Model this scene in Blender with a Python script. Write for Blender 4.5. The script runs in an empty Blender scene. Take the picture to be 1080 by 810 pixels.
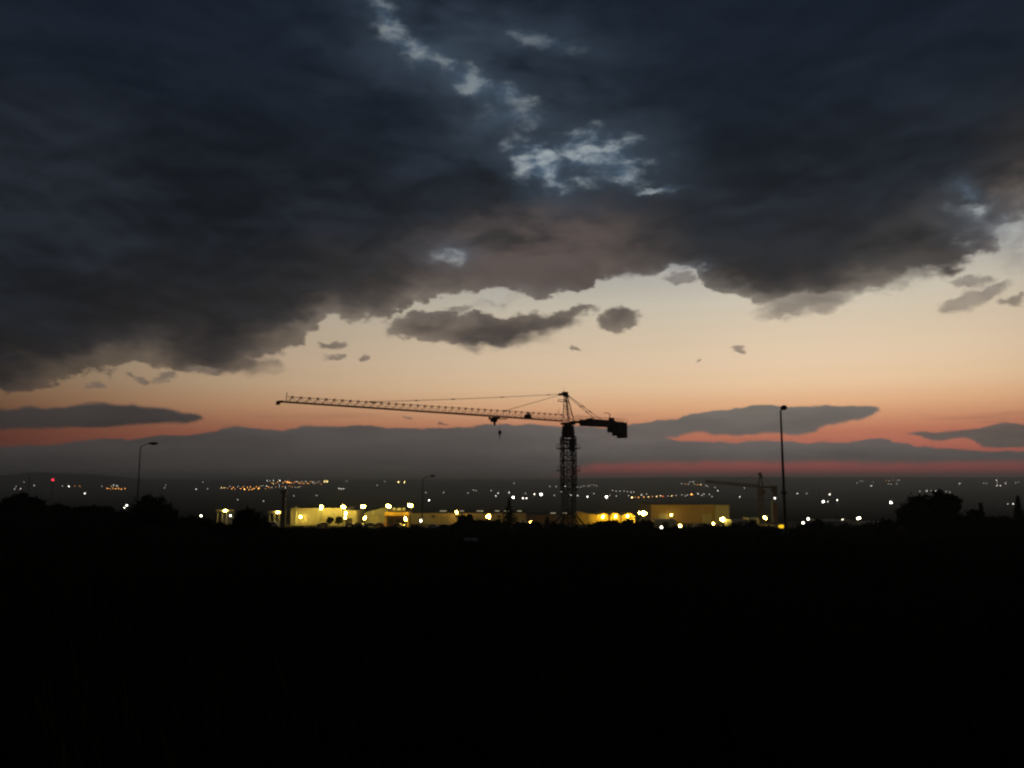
import bpy, math, random
from mathutils import Vector, Matrix, noise as mnoise
R = math.radians
rnd = random.Random(7)
S = bpy.context.scene
COL = S.collection

# ------------------------------------------------------------------ camera
F = 832.0; YH = 506.0
PITCH = math.atan((YH - 405.0) / F)
EYE = 1.7
cd = bpy.data.cameras.new('camera'); cam = bpy.data.objects.new('camera', cd); COL.objects.link(cam)
cd.sensor_width = 36.0; cd.lens = 36.0 * F / 1080.0
cd.clip_start = 0.1; cd.clip_end = 40000
cam.location = (0, 0, EYE); cam.rotation_euler = (R(90) + PITCH, 0, 0)
S.camera = cam
CT, ST = math.cos(PITCH), math.sin(PITCH)
def ray(px, py):
    a = (px - 540.0) / F; b = (405.0 - py) / F
    return Vector((a, CT - b * ST, ST + b * CT))
def P(px, py, d):                       # the point seen there at depth d
    v = ray(px, py); v *= d / v.y
    return Vector((v.x, v.y, v.z + EYE))
def azel(px, py):
    v = ray(px, py)
    return math.degrees(math.atan2(v.x, v.y)), math.degrees(math.atan2(v.z, math.hypot(v.x, v.y)))

# ------------------------------------------------------------------ render settings
S.render.engine = 'CYCLES'
S.cycles.use_denoising = True
S.cycles.max_bounces = 4; S.cycles.diffuse_bounces = 2; S.cycles.glossy_bounces = 2
S.cycles.volume_bounces = 0; S.cycles.transparent_max_bounces = 8
S.cycles.sample_clamp_indirect = 2.0
S.cycles.filter_width = 2.3
S.view_settings.view_transform = 'Standard'; S.view_settings.look = 'None'
S.view_settings.exposure = 0.0; S.view_settings.gamma = 1.0
S.view_settings.use_curve_mapping = False

# ------------------------------------------------------------------ node helper
class E:
    nt = None
    def __init__(s, sock): s.s = sock
    @staticmethod
    def m(op, *a, clamp=False):
        n = E.nt.nodes.new('ShaderNodeMath'); n.operation = op; n.use_clamp = clamp
        for i, v in enumerate(a):
            if isinstance(v, E): E.nt.links.new(v.s, n.inputs[i])
            else: n.inputs[i].default_value = v
        return E(n.outputs[0])
    def __add__(s, o): return E.m('ADD', s, o)
    def __radd__(s, o): return E.m('ADD', o, s)
    def __sub__(s, o): return E.m('SUBTRACT', s, o)
    def __rsub__(s, o): return E.m('SUBTRACT', o, s)
    def __mul__(s, o): return E.m('MULTIPLY', s, o)
    def __rmul__(s, o): return E.m('MULTIPLY', o, s)
def emax(a, b): return E.m('MAXIMUM', a, b)
def emin(a, b): return E.m('MINIMUM', a, b)
def sstep(x, a, b, lo=0.0, hi=1.0):
    n = E.nt.nodes.new('ShaderNodeMapRange'); n.interpolation_type = 'SMOOTHSTEP'
    E.nt.links.new(x.s, n.inputs['Value'])
    n.inputs['From Min'].default_value = a; n.inputs['From Max'].default_value = b
    n.inputs['To Min'].default_value = lo; n.inputs['To Max'].default_value = hi
    return E(n.outputs[0])
def vec(x, y, z=0.0):
    n = E.nt.nodes.new('ShaderNodeCombineXYZ')
    for i, v in enumerate((x, y, z)):
        if isinstance(v, E): E.nt.links.new(v.s, n.inputs[i])
        else: n.inputs[i].default_value = v
    return E(n.outputs[0])
def vmath(op, a, b=None):
    n = E.nt.nodes.new('ShaderNodeVectorMath'); n.operation = op
    for i, v in enumerate((a, b)):
        if v is None: continue
        if isinstance(v, E): E.nt.links.new(v.s, n.inputs[i])
        else: n.inputs[i].default_value = v
    return n
def fbm(v, scale, detail=5.0, rough=0.55, color=False, dist=0.0):
    n = E.nt.nodes.new('ShaderNodeTexNoise'); n.noise_dimensions = '3D'
    E.nt.links.new(v.s, n.inputs['Vector'])
    n.inputs['Scale'].default_value = scale; n.inputs['Detail'].default_value = detail
    n.inputs['Roughness'].default_value = rough; n.inputs['Distortion'].default_value = dist
    return E(n.outputs['Color' if color else 'Fac'])
def lin(c):
    return tuple((v / 255 / 12.92) if v / 255 <= 0.04045 else ((v / 255 + 0.055) / 1.055) ** 2.4 for v in c)
def mixc(f, a, b, mode='MIX'):
    n = E.nt.nodes.new('ShaderNodeMix'); n.data_type = 'RGBA'; n.blend_type = mode; n.clamp_factor = True
    if isinstance(f, E): E.nt.links.new(f.s, n.inputs[0])
    else: n.inputs[0].default_value = f
    for i, v in ((6, a), (7, b)):
        if isinstance(v, E): E.nt.links.new(v.s, n.inputs[i])
        else: n.inputs[i].default_value = (*v, 1.0)
    return E(n.outputs[2])
def ramp(f, stops):
    n = E.nt.nodes.new('ShaderNodeValToRGB'); cr = n.color_ramp
    stops = sorted(stops)
    while len(cr.elements) < len(stops): cr.elements.new(0.5)
    for e, (p, c) in zip(cr.elements, stops): e.position = p; e.color = (*c, 1)
    E.nt.links.new(f.s, n.inputs[0])
    return E(n.outputs[0])

# ------------------------------------------------------------------ dusk sky
AZ0, AZ1, EL0, EL1 = -42.0, 42.0, -3.0, 37.0
def build_sky():
    w = bpy.data.worlds.new('World'); S.world = w; w.use_nodes = True
    nt = w.node_tree; nt.nodes.clear(); E.nt = nt
    out = nt.nodes.new('ShaderNodeOutputWorld'); bg = nt.nodes.new('ShaderNodeBackground')
    nt.links.new(bg.outputs[0], out.inputs[0])
    tc = nt.nodes.new('ShaderNodeTexCoord'); sep = nt.nodes.new('ShaderNodeSeparateXYZ')
    nt.links.new(tc.outputs['Generated'], sep.inputs[0])
    X, Y, Z = (E(sep.outputs[i]) for i in range(3))
    DEG = 180 / math.pi
    az = E.m('ARCTAN2', X, Y) * DEG
    el = E.m('ARCSINE', Z) * DEG
    base = vec(az, el)
    # billowing: the cloud field is warped at two scales, stretched sideways
    st = vec(az * 0.055, el * 0.115, 3.1)
    w1 = fbm(st, 1.6, 7.0, 0.6, color=True)
    w2 = fbm(vec(az * 0.10, el * 0.16, 9.7), 4.5, 6.0, 0.62, color=True)
    off1 = vmath('MULTIPLY', E(vmath('SUBTRACT', w1, (0.5, 0.5, 0.5)).outputs[0]), (5.0, 3.2, 0)).outputs[0]
    off2 = vmath('MULTIPLY', E(vmath('SUBTRACT', w2, (0.5, 0.5, 0.5)).outputs[0]), (3.0, 2.1, 0)).outputs[0]
    fine = E(vmath('ADD', base, E(off2)).outputs[0])
    big = E(vmath('ADD', fine, E(off1)).outputs[0])
    small = E(vmath('ADD', base, E(vmath('MULTIPLY', E(off2), (0.75, 0.36, 0)).outputs[0])).outputs[0])
    def sp(v):
        n = nt.nodes.new('ShaderNodeSeparateXYZ'); nt.links.new(v.s, n.inputs[0])
        return E(n.outputs[0]), E(n.outputs[1])
    baz, bel = sp(big); faz, fel = sp(fine); saz, sel = sp(small)
    def curve(a, pts):
        n = nt.nodes.new('ShaderNodeFloatCurve'); c = n.mapping.curves[0]
        pts = [azel(*p) for p in pts]
        pts = [((p[0] - AZ0) / (AZ1 - AZ0), (p[1] - EL0) / (EL1 - EL0)) for p in pts]
        while len(c.points) < len(pts): c.points.new(0.5, 0.5)
        for q, p in zip(c.points, pts): q.location = p
        for q in c.points: q.handle_type = 'AUTO_CLAMPED'
        n.mapping.extend = 'HORIZONTAL'; n.mapping.update()
        f = (a - AZ0) * (1 / (AZ1 - AZ0))
        nt.links.new(E.m('ADD', f, 0.0, clamp=True).s, n.inputs['Value'])
        return E(n.outputs[0]) * (EL1 - EL0) + EL0
    def scurve(a, pts):                 # (px, value) at the horizon line
        n = nt.nodes.new('ShaderNodeFloatCurve'); c = n.mapping.curves[0]
        pts = [((azel(p[0], 450)[0] - AZ0) / (AZ1 - AZ0), p[1]) for p in pts]
        while len(c.points) < len(pts): c.points.new(0.5, 0.5)
        for q, p in zip(c.points, pts): q.location = p
        n.mapping.extend = 'HORIZONTAL'; n.mapping.update()
        f = (a - AZ0) * (1 / (AZ1 - AZ0))
        nt.links.new(E.m('ADD', f, 0.0, clamp=True).s, n.inputs['Value'])
        return E(n.outputs[0])
    def blob(v, px, py, rx, ry, rot=0.0):
        a, e = azel(px, py); k = 0.0689
        mp = nt.nodes.new('ShaderNodeMapping'); mp.vector_type = 'TEXTURE'
        mp.inputs['Location'].default_value = (a, e, 0); mp.inputs['Rotation'].default_value = (0, 0, R(rot))
        mp.inputs['Scale'].default_value = (rx * k, ry * k, 1)
        nt.links.new(v.s, mp.inputs['Vector'])
        return 1.0 - E(vmath('LENGTH', E(mp.outputs[0])).outputs['Value'])
    # ---- clear air: Nishita after sunset plus the afterglow low in the west
    sky = nt.nodes.new('ShaderNodeTexSky'); sky.sky_type = 'NISHITA'; sky.sun_disc = False
    sky.sun_elevation = R(SUN_EL); sky.sun_rotation = R(SUN_AZ); sky.dust_density = 3.0; sky.ozone_density = 2.0
    nish = mixc(1.0, E(sky.outputs[0]), (0.014, 0.016, 0.018), 'MULTIPLY')
    stops = [(506, (168, 80, 84)), (497, (180, 86, 86)), (486, (184, 96, 88)), (472, (196, 114, 94)), (458, (204, 126, 98)),
             (445, (220, 154, 116)), (430, (236, 182, 138)), (410, (240, 203, 163)), (385, (234, 206, 174)),
             (355, (221, 201, 174)), (325, (207, 197, 178)), (295, (182, 178, 170)), (255, (146, 152, 156)), (200, (118, 134, 148)), (60, (84, 104, 128))]
    rs = [(max(0, min(1, (azel(540, y)[1] + 1) / 36)), lin(c)) for y, c in stops]
    glow = ramp((el + 1.0) * (1 / 36.0), rs)
    clear = mixc(1.0, glow, nish, 'ADD')
    side = scurve(az, [(-60, 0.10), (0, 0.22), (120, 0.37), (250, 0.53), (400, 0.69), (540, 0.81), (700, 0.89), (860, 0.96), (1000, 0.92), (1080, 0.85), (1200, 0.6)]) * 1.1
    clear = mixc(1.0, clear, vec(side, side, side), 'MULTIPLY')
    # unseen sky behind the viewer: plain dark blue, dimmed to keep the ground dark
    back = sstep(Y, -0.2, 0.45)
    clear = mixc(back, lin((14, 17, 24)), clear)
    # ---- thin streaks
    streak = fbm(vec(az * 0.035, el * 0.55, 1.0), 3.0, 6.0, 0.62)
    stm = sstep(streak, 0.52, 0.72) * sstep(el, 1.0, 2.6) * sstep(el, 6.0, 3.6) * 0.55
    col = mixc(stm, clear, mixc(0.5, clear, lin((110, 80, 72))))
    # ---- low banks near the horizon
    bankside = scurve(az, [(-60, 0.35), (0, 0.42), (120, 0.5), (300, 0.58), (460, 0.66), (640, 0.95), (800, 1.0), (1080, 0.88), (1200, 0.6)])
    def bankcol(top, bot, y0, y1):
        e0, e1 = azel(540, y0)[1], azel(540, y1)[1]
        c = mixc(sstep(el, e1, e0), lin(bot), lin(top))
        v = sstep(fbm(vec(az * 0.05, el * 0.3, 5.0), 2.0, 6.0, 0.6), 0.3, 0.7, 0.84, 1.14) * bankside
        return mixc(1.0, c, vec(v, v, v), 'MULTIPLY')
    bc = bankcol((117, 109, 106), (102, 95, 93), 445, 495)
    def layer(col, cc, a, e, top, bot, s1=0.12, s2=0.12, op=1.0):
        t = sstep(curve(a, top) - e, -s1, s1)
        b = sstep(e - curve(a, bot), -s2, s2)
        return mixc(t * b * op, col, cc)
    B_top = [(-60, 472), (0, 471), (120, 464), (195, 459), (225, 455), (245, 450), (285, 453), (320, 449), (370, 449), (420, 452), (480, 451), (540, 448),
             (600, 449), (660, 451), (690, 458), (720, 465), (800, 466), (870, 466), (900, 465), (925, 463), (960, 471), (1000, 474), (1080, 476), (1140, 476)]
    B_bot = [(-60, 520), (400, 520), (540, 515), (580, 503), (620, 493), (680, 489), (800, 488), (930, 489), (1080, 488), (1140, 488)]
    C_top = [(590, 478), (630, 459), (660, 449), (690, 444), (735, 437), (770, 431), (800, 427.5), (850, 428.5), (900, 428.5), (925, 429), (931, 431), (945, 450), (1000, 470)]
    C_bot = [(590, 476), (630, 464), (660, 465), (700, 462), (730, 458), (800, 458.5), (850, 457), (880, 447), (910, 442), (931, 432), (945, 430), (1000, 430)]
    D_top = [(900, 480), (945, 462), (962, 457.5), (1000, 455), (1030, 452), (1055, 447), (1085, 448), (1140, 446)]
    D_bot = [(900, 445), (945, 456), (962, 459), (985, 465), (1015, 463), (1040, 471), (1085, 472), (1140, 472)]
    E_top = [(-60, 428), (0, 431), (30, 429), (60, 430), (110, 426), (150, 428), (190, 434), (215, 440), (230, 452), (280, 470)]
    E_bot = [(-60, 453), (0, 452), (100, 450), (170, 446), (215, 441.5), (230, 430), (280, 425)]
    col = layer(col, bc, saz, sel, B_top, B_bot, 0.10, 0.35)
    col = layer(col, bankcol((122, 116, 109), (116, 106, 101), 428, 460), saz, sel, C_top, C_bot, 0.08, 0.16)
    col = layer(col, bankcol((122, 106, 98), (112, 100, 94), 446, 472), saz, sel, D_top, D_bot, 0.10, 0.10)
    col = layer(col, mixc(1.0, bankcol((110, 106, 106), (100, 92, 90), 428, 452), (0.86, 0.82, 0.80), 'MULTIPLY'), saz, sel, E_top, E_bot, 0.16, 0.16)
    # ---- the dark deck overhead
    deck_edge = [(-60, 428), (0, 419), (60, 409), (100, 394), (140, 392), (165, 386), (205, 396), (250, 394), (275, 380), (310, 366), (322, 352), (290, 338),
                 (318, 326), (350, 336), (370, 341), (400, 339), (440, 322), (480, 312), (520, 306), (570, 314), (605, 312), (630, 296), (675, 292), (700, 290),
                 (722, 292), (745, 310), (780, 314), (820, 329), (880, 326), (930, 314), (975, 298), (1005, 294), (1030, 278), (1050, 258), (1066, 236), (1085, 226), (1140, 215)]
    xs = -1e9; mono = []
    for p in deck_edge:
        if p[0] > xs: mono.append(p); xs = p[0]
    dd = emax(bel, fel - 1.2) - curve(baz, mono)
    extra = [(big, 450, 344, 50, 16, 4), (big, 510, 351, 78, 17, -2), (fine, 562, 343, 54, 15, 5), (fine, 603, 331, 30, 8, 8), (fine, 651, 337, 25, 11, 0), (fine, 300, 345, 34, 22, 20), (fine, 250, 385, 55, 12, 0)]
    cm = None
    for v, px, py, rx, ry, ro in extra:
        b = blob(v, px, py, rx, ry, ro) * (min(ry, 30) * 0.0689)
        cm = b if cm is None else emax(cm, b)
    dd = emax(dd, cm)
    dens = sstep(dd * sstep(fbm(vec(az * 0.06, el * 0.10, 6.6), 2.0, 3.0), 0.36, 0.64, 0.45, 2.2), -0.08, 0.48)
    tiny = [(780, 370, 11, 5, -10), (735, 379.5, 6, 3, 20), (352, 375, 14, 4, 0), (384, 377, 6, 4, 0), (100, 405, 7, 5, 0), (172, 396, 12, 6, 0), (150, 399, 12, 4, 0), (604, 367, 12, 3, -25), (350, 362, 16, 5, 8),
            (1018, 320, 24, 13, 14), (1042, 311, 22, 8, 18), (1070, 316, 14, 6, 5), (1022, 299, 22, 6, -10), (716, 294, 24, 6, -4), (850, 321, 64, 12, 5), (484, 327, 16, 3.5, 6), (524, 321, 13, 3, 0), (212, 391, 22, 6, 4), (428, 440, 10, 2, 0), (471, 446, 8, 2, 0)]
    tm = None
    for t in tiny:
        b = sstep(blob(fine, *t), 0.0, 0.55)
        tm = b if tm is None else emax(tm, b)
    # colour of the deck: warm and pale where it is thin by its lower edge, near black deep inside
    lum = fbm(vec(az * 0.030, el * 0.055, 7.7), 2.0, 5.0, 0.5)
    lum2 = fbm(vec(az * 0.05, el * 0.11, 2.2), 3.0, 6.0, 0.55, dist=0.3)
    lum3 = fbm(vec(az * 0.05, el * 0.11 - 0.075, 2.2), 3.0, 6.0, 0.55, dist=0.3)
    relief = sstep(lum2 - lum3, -0.16, 0.16, -0.26, 0.26) * sstep(el, 30.0, 9.0, 0.35, 1.0) + 1.0
    dx = dd + (lum - 0.5) * 7.0 + (lum2 - 0.5) * 4.5
    deep = sstep(dx, 1.0, 9.0)
    rim = mixc(scurve(az, [(-60, 0.0), (0, 0.05), (150, 0.25), (300, 0.5), (450, 0.9), (620, 1.0), (760, 0.30), (900, 0.55), (1080, 1.0)]), lin((44, 42, 43)), lin((110, 98, 90)))
    mid = mixc(scurve(az, [(-60, 0.0), (150, 0.10), (400, 0.6), (600, 0.85), (800, 0.30), (1000, 0.45), (1080, 0.6)]), lin((29, 30, 34)), lin((60, 57, 57)))
    dark = mixc(sstep(lum + (lum2 - 0.5) * 0.5, 0.36, 0.66), lin((19, 23, 29)), lin((33, 38, 46)))
    dark = mixc(sstep(el, 18.0, 31.0) * 0.75, dark, lin((20, 29, 42)))
    dcol = mixc(sstep(dx, -0.4, 3.6), rim, mid)
    dcol = mixc(sstep(dx, 2.2, -0.8) * 0.30, dcol, clear)
    dcol = mixc(deep, dcol, dark)
    dcol = mixc(1.0, dcol, vec(relief, relief, relief), 'MULTIPLY')
    # blue sky-light through the deck, high up around the middle
    hi = sstep(blob(big, 500, 85, 260, 150, -20), 0.0, 1.0) * sstep(lum2, 0.30, 0.75)
    dcol = mixc(hi * 0.70, dcol, lin((62, 74, 88)))
    warm = sstep(blob(big, 560, 270, 190, 66, 6), 0.0, 0.8)
    dcol = mixc(warm * sstep(lum2, 0.28, 0.62) * 0.85, dcol, lin((98, 86, 82)))
    warmr = sstep(blob(big, 985, 255, 130, 60, 25), 0.0, 0.9)
    dcol = mixc(warmr * sstep(lum2, 0.35, 0.65) * 0.6, dcol, lin((84, 80, 77)))
    col = mixc(dens * 0.985, col, dcol)
    tcol = mixc(1.0, mixc(0.30, lin((92, 84, 82)), clear), vec(relief, relief, relief), 'MULTIPLY')
    col = mixc(tm * 0.9, col, tcol)
    # ---- torn gaps where paler cloud and sky show
    gaps = [(412, 25, 30, 14, -55, 0.34), (437, 50, 34, 9, -15, 0.36), (500, 88, 40, 12, -28, 0.36), (530, 100, 25, 9, -10, 0.35), (570, 42, 40, 7, -8, 0.20), (575, 176, 36, 20, -28, 0.66), (630, 165, 54, 22, -6, 0.60),
            (660, 180, 20, 12, -20, 0.6), (692, 201, 20, 3, 0, 0.5), (475, 268, 22, 8, 0, 0.5), (1022, 203, 12, 8, -35, 0.6), (1055, 245, 34, 16, -30, 0.75), (1075, 262, 22, 22, 0, 0.85), (548, 122, 34, 10, 0, 0.22),
            (722, 286, 22, 6, 8, 0.8), (510, 320, 46, 7, 10, 0.75)]
    dnz = fbm(vec(az * 0.085, el * 0.16, 4.4), 5.0, 5.0, 0.54, dist=0.25)
    gm = None; halo = None
    dn2 = (dnz - 0.5) * 2.6
    for px, py, rx, ry, ro, k in gaps:
        b0 = blob(fine, px, py, rx * 1.6, ry * 1.7, ro)
        b = sstep(b0 + dn2, 0.05, 1.15) * (E.m('MULTIPLY', b0, 2.6, clamp=True)) * (k * 1.25)
        gm = b if gm is None else emax(gm, b)
        h = b0 * k
        halo = h if halo is None else emax(halo, h)
    halo = sstep(halo, -0.45, 0.7)
    col = mixc(halo * dens * 0.42, col, mixc(sstep(el, 9.0, 19.0), lin((120, 108, 100)), lin((80, 96, 112))))
    gcol = mixc(sstep(el, 9.0, 19.0), lin((196, 182, 160)), mixc(sstep(dnz, 0.42, 0.68), lin((84, 104, 126)), lin((168, 178, 182))))
    col = mixc(gm, col, gcol)
    # unseen sky overhead, darkened so that less light reaches the ground
    col = mixc(sstep(el, 36.0, 50.0), col, lin((17, 21, 28)))
    # below the horizon: dim earth glow
    col = mixc(sstep(el, -0.9, -2.0), col, lin((24, 22, 20)))
    nt.links.new(col.s, bg.inputs['Color']); bg.inputs['Strength'].default_value = 1.0
SUN_AZ, SUN_EL = 14.0, -3.0
HAZE_D = 2.9e-4
build_sky()
sl = bpy.data.lights.new('sun', 'SUN'); so = bpy.data.objects.new('sun', sl); COL.objects.link(so)
sl.energy = 0.02; sl.angle = R(10); sl.color = (1.0, 0.55, 0.35)
so.rotation_euler = (R(90 - 2.0), 0, R(180 - SUN_AZ))

# ------------------------------------------------------------------ materials
def mat(name, c, rough=0.8, metal=0.0, var=0.25, scale=3.0):
    m = bpy.data.materials.new(name); m.use_nodes = True; nt = m.node_tree; E.nt = nt
    b = nt.nodes['Principled BSDF']; b.inputs['Roughness'].default_value = rough; b.inputs['Metallic'].default_value = metal
    if rough >= 0.85: b.inputs['Specular IOR Level'].default_value = 0.05
    tc = nt.nodes.new('ShaderNodeTexCoord')
    f = fbm(E(tc.outputs['Object']), scale, 5.0, 0.6)
    col = mixc(sstep(f, 0.3, 0.7), tuple(x * (1 - var) for x in c), tuple(min(1, x * (1 + var)) for x in c))
    nt.links.new(col.s, b.inputs['Base Color'])
    return m
def panel_mat(name, c, pitch=1.0):
    """profiled sheet: fine vertical ribs, panel joints and weather streaks"""
    m = bpy.data.materials.new(name); m.use_nodes = True; nt = m.node_tree; E.nt = nt
    b = nt.nodes['Principled BSDF']; b.inputs['Roughness'].default_value = 0.55
    tc = nt.nodes.new('ShaderNodeTexCoord'); sep = nt.nodes.new('ShaderNodeSeparateXYZ'); nt.links.new(tc.outputs['Object'], sep.inputs[0])
    x, y, z = (E(sep.outputs[i]) for i in range(3))
    run = x + y * 0.83
    rib = E.m('SINE', run * (2 * math.pi / 0.3))
    joint = sstep(E.m('ABSOLUTE', E.m('FRACT', run * (1 / (6.0 * pitch))) - 0.5), 0.488, 0.497)
    streak = fbm(vec(run * 1.3, z * 0.12, 0.0), 2.0, 5.0, 0.65)
    g = sstep(streak, 0.3, 0.75, 1.08, 0.72)
    col = mixc(1.0, c, vec(g, g, g), 'MULTIPLY')
    col = mixc(joint * 0.5, col, tuple(v * 0.35 for v in c))
    nt.links.new(col.s, b.inputs['Base Color'])
    bp = nt.nodes.new('ShaderNodeBump'); bp.inputs['Strength'].default_value = 0.5; bp.inputs['Distance'].default_value = 0.03
    nt.links.new(rib.s, bp.inputs['Height']); nt.links.new(bp.outputs[0], b.inputs['Normal'])
    return m
def emit(name, c, s, sample=True):
    m = bpy.data.materials.new(name); m.use_nodes = True; nt = m.node_tree; nt.nodes.clear()
    o = nt.nodes.new('ShaderNodeOutputMaterial'); e = nt.nodes.new('ShaderNodeEmission')
    e.inputs[0].default_value = (*c, 1); e.inputs[1].default_value = s; nt.links.new(e.outputs[0], o.inputs[0])
    if not sample: m.cycles.emission_sampling = 'NONE'
    return m
M = dict(
    crane_sky_tint=mat('crane_sky_tint_paint', (0.55, 0.10, 0.04), 0.6, 0, 0.3, 1.2),  # red put in for the orange sky that bleeds through the lattice
    crane_dark=mat('crane_dark_steel', (0.075, 0.05, 0.042), 0.7, 0, 0.4, 1.5),
    cable=mat('cable_steel', (0.10, 0.07, 0.055), 0.6, 0.3),
    concrete=mat('concrete', (0.20, 0.19, 0.175), 0.9, 0, 0.2, 2.0),
    pole=mat('galvanised_steel', (0.10, 0.10, 0.10), 0.6, 0.4),
    lampbody=mat('lamp_housing', (0.05, 0.05, 0.05), 0.6),
    bark=mat('bark', (0.05, 0.035, 0.025), 0.95, 0, 0.4, 6),
    leaf=mat('leaves', (0.03, 0.04, 0.015), 0.85, 0, 0.5, 1.3),
    needle=mat('needles', (0.03, 0.05, 0.025), 0.9, 0, 0.5, 1.5),
    cream=panel_mat('cream_cladding', (0.62, 0.57, 0.42)),
    grey_clad=panel_mat('grey_cladding', (0.44, 0.42, 0.36)),
    ochre=panel_mat('ochre_cladding', (0.50, 0.31, 0.13)),
    pale=panel_mat('pale_cladding', (0.58, 0.52, 0.38)),
    roof=mat('dark_roofing', (0.06, 0.055, 0.05), 0.85, 0, 0.3, 0.4),
    shed_roof=mat('pale_sheet_roof', (0.30, 0.30, 0.29), 0.6, 0, 0.3, 0.4),
    orange=mat('orange_fascia', (0.62, 0.36, 0.06), 0.5, 0, 0.15),
    maroon=mat('maroon_wall', (0.12, 0.04, 0.03), 0.8),
    canvas=mat('tent_canvas', (0.74, 0.58, 0.18), 0.8, 0, 0.10, 0.6),
    white=mat('white_paint', (0.7, 0.68, 0.62), 0.5, 0, 0.12),
    rust=mat('rusty_steel', (0.26, 0.12, 0.06), 0.85, 0, 0.4),
    tyre=mat('tyre_rubber', (0.02, 0.02, 0.02), 0.9),
    glass=mat('dark_window_glass', (0.02, 0.022, 0.025), 0.1),
    skylight=emit('lit_skylight', (1.0, 0.85, 0.55), 0.32, False),
    yard=emit('yard_lamp', (1.0, 0.72, 0.11), 98.0), yard_dim=emit('yard_lamp_small', (1.0, 0.73, 0.14), 48.0),
    sodium=emit('sodium_lamp', (1.0, 0.52, 0.07), 66.0), cool=emit('cool_yard_lamp', (1.0, 0.90, 0.66), 14.0),
    tentlamp=emit('tent_lamp', (1.0, 0.60, 0.04), 128.0),
    sign=emit('yellow_sign_light', (1.0, 0.62, 0.02), 1.1),
    red_beacon=emit('red_beacon', (1.0, 0.03, 0.06), 3.5, False),
)
for key, c in dict(w=(1.0, 0.93, 0.80), o=(1.0, 0.40, 0.09), y=(1.0, 0.72, 0.28), r=(1.0, 0.16, 0.06)).items():
    for lv, s in ((0, 1.5), (1, 4.2), (2, 11.0), (3, 24.0)):
        M['far_%s%d' % (key, lv)] = emit('far_lamp_glow', c, s * (1.4 if key in 'oy' else 1.0), False)
for i, c in enumerate(((0.5, 0.5, 0.48), (0.12, 0.12, 0.13), (0.25, 0.05, 0.04), (0.10, 0.14, 0.22), (0.35, 0.33, 0.28))):
    M['car%d' % i] = mat('car_paint', c, 0.3, 0.0, 0.06)

# ------------------------------------------------------------------ mesh helpers
class MB:
    def __init__(s): s.v = []; s.f = []; s.mi = []; s.cur = 0
    def _add(s, vs, fs):
        b = len(s.v); s.v += [tuple(v) for v in vs]; s.f += [tuple(b + i for i in f) for f in fs]; s.mi += [s.cur] * len(fs)
    def box(s, c, d, rz=0.0):
        c = Vector(c); q = Matrix.Rotation(rz, 3, 'Z'); vs = []
        for z in (-.5, .5):
            for x, y in ((-.5, -.5), (.5, -.5), (.5, .5), (-.5, .5)): vs.append(c + q @ Vector((x * d[0], y * d[1], z * d[2])))
        s._add(vs, ((0, 3, 2, 1), (4, 5, 6, 7), (0, 1, 5, 4), (1, 2, 6, 5), (2, 3, 7, 6), (3, 0, 4, 7)))
    def tube(s, a, b, r1, r2=None, n=6, cap=True):
        a, b = Vector(a), Vector(b); r2 = r1 if r2 is None else r2; d = (b - a)
        if d.length < 1e-6: return
        d.normalize(); u = d.cross(Vector((0, 0, 1)) if abs(d.z) < .95 else Vector((1, 0, 0))).normalized(); w = d.cross(u)
        vs = []
        for p, r in ((a, r1), (b, r2)):
            for i in range(n):
                t = 2 * math.pi * (i + .5) / n; vs.append(p + (u * math.cos(t) + w * math.sin(t)) * r)
        fs = [(i, (i + 1) % n, n + (i + 1) % n, n + i) for i in range(n)]
        if cap: fs += [tuple(range(n - 1, -1, -1)), tuple(range(n, 2 * n))]
        s._add(vs, fs)
    def prism(s, poly, y0, y1, ax='y'):
        n = len(poly); vs = []
        for t in (y0, y1):
            for p, z in poly: vs.append((p, t, z) if ax == 'y' else (t, p, z))
        fs = [tuple(range(n)), tuple(range(2 * n - 1, n - 1, -1))] + [(i, n + i, n + (i + 1) % n, (i + 1) % n) for i in range(n)]
        s._add(vs, fs)
    def ball(s, c, r, n=10, m=7, sc=(1, 1, 1)):
        c = Vector(c); vs = [c + Vector((0, 0, r * sc[2]))]
        for j in range(1, m):
            th = math.pi * j / m
            for i in range(n):
                t = 2 * math.pi * i / n; vs.append(c + Vector((r * sc[0] * math.sin(th) * math.cos(t), r * sc[1] * math.sin(th) * math.sin(t), r * sc[2] * math.cos(th))))
        vs.append(c - Vector((0, 0, r * sc[2]))); L = len(vs) - 1
        fs = [(0, 1 + i, 1 + (i + 1) % n) for i in range(n)]
        for j in range(m - 2):
            for i in range(n): fs.append((1 + j * n + i, 1 + (j + 1) * n + i, 1 + (j + 1) * n + (i + 1) % n, 1 + j * n + (i + 1) % n))
        fs += [(L, 1 + (m - 2) * n + (i + 1) % n, 1 + (m - 2) * n + i) for i in range(n)]
        s._add(vs, fs)
    def quad(s, c, u, w):
        c = Vector(c); s._add((c - u - w, c + u - w, c + u + w, c - u + w), ((0, 1, 2, 3),))
    def build(s, name, mats, parent=None, fix=True):
        me = bpy.data.meshes.new(name); me.from_pydata(s.v, [], s.f)
        for m in (mats if isinstance(mats, (list, tuple)) else [mats]): me.materials.append(m)
        me.polygons.foreach_set('material_index', s.mi); me.update()
        if fix:
            import bmesh
            bm = bmesh.new(); bm.from_mesh(me); bmesh.ops.recalc_face_normals(bm, faces=bm.faces); bm.to_mesh(me); bm.free()
        o = bpy.data.objects.new(name, me); COL.objects.link(o)
        if parent: o.parent = parent
        return o
def tag(o, label, cat, group=None):
    o['label'] = label; o['category'] = cat
    if group: o['group'] = group
    return o
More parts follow.
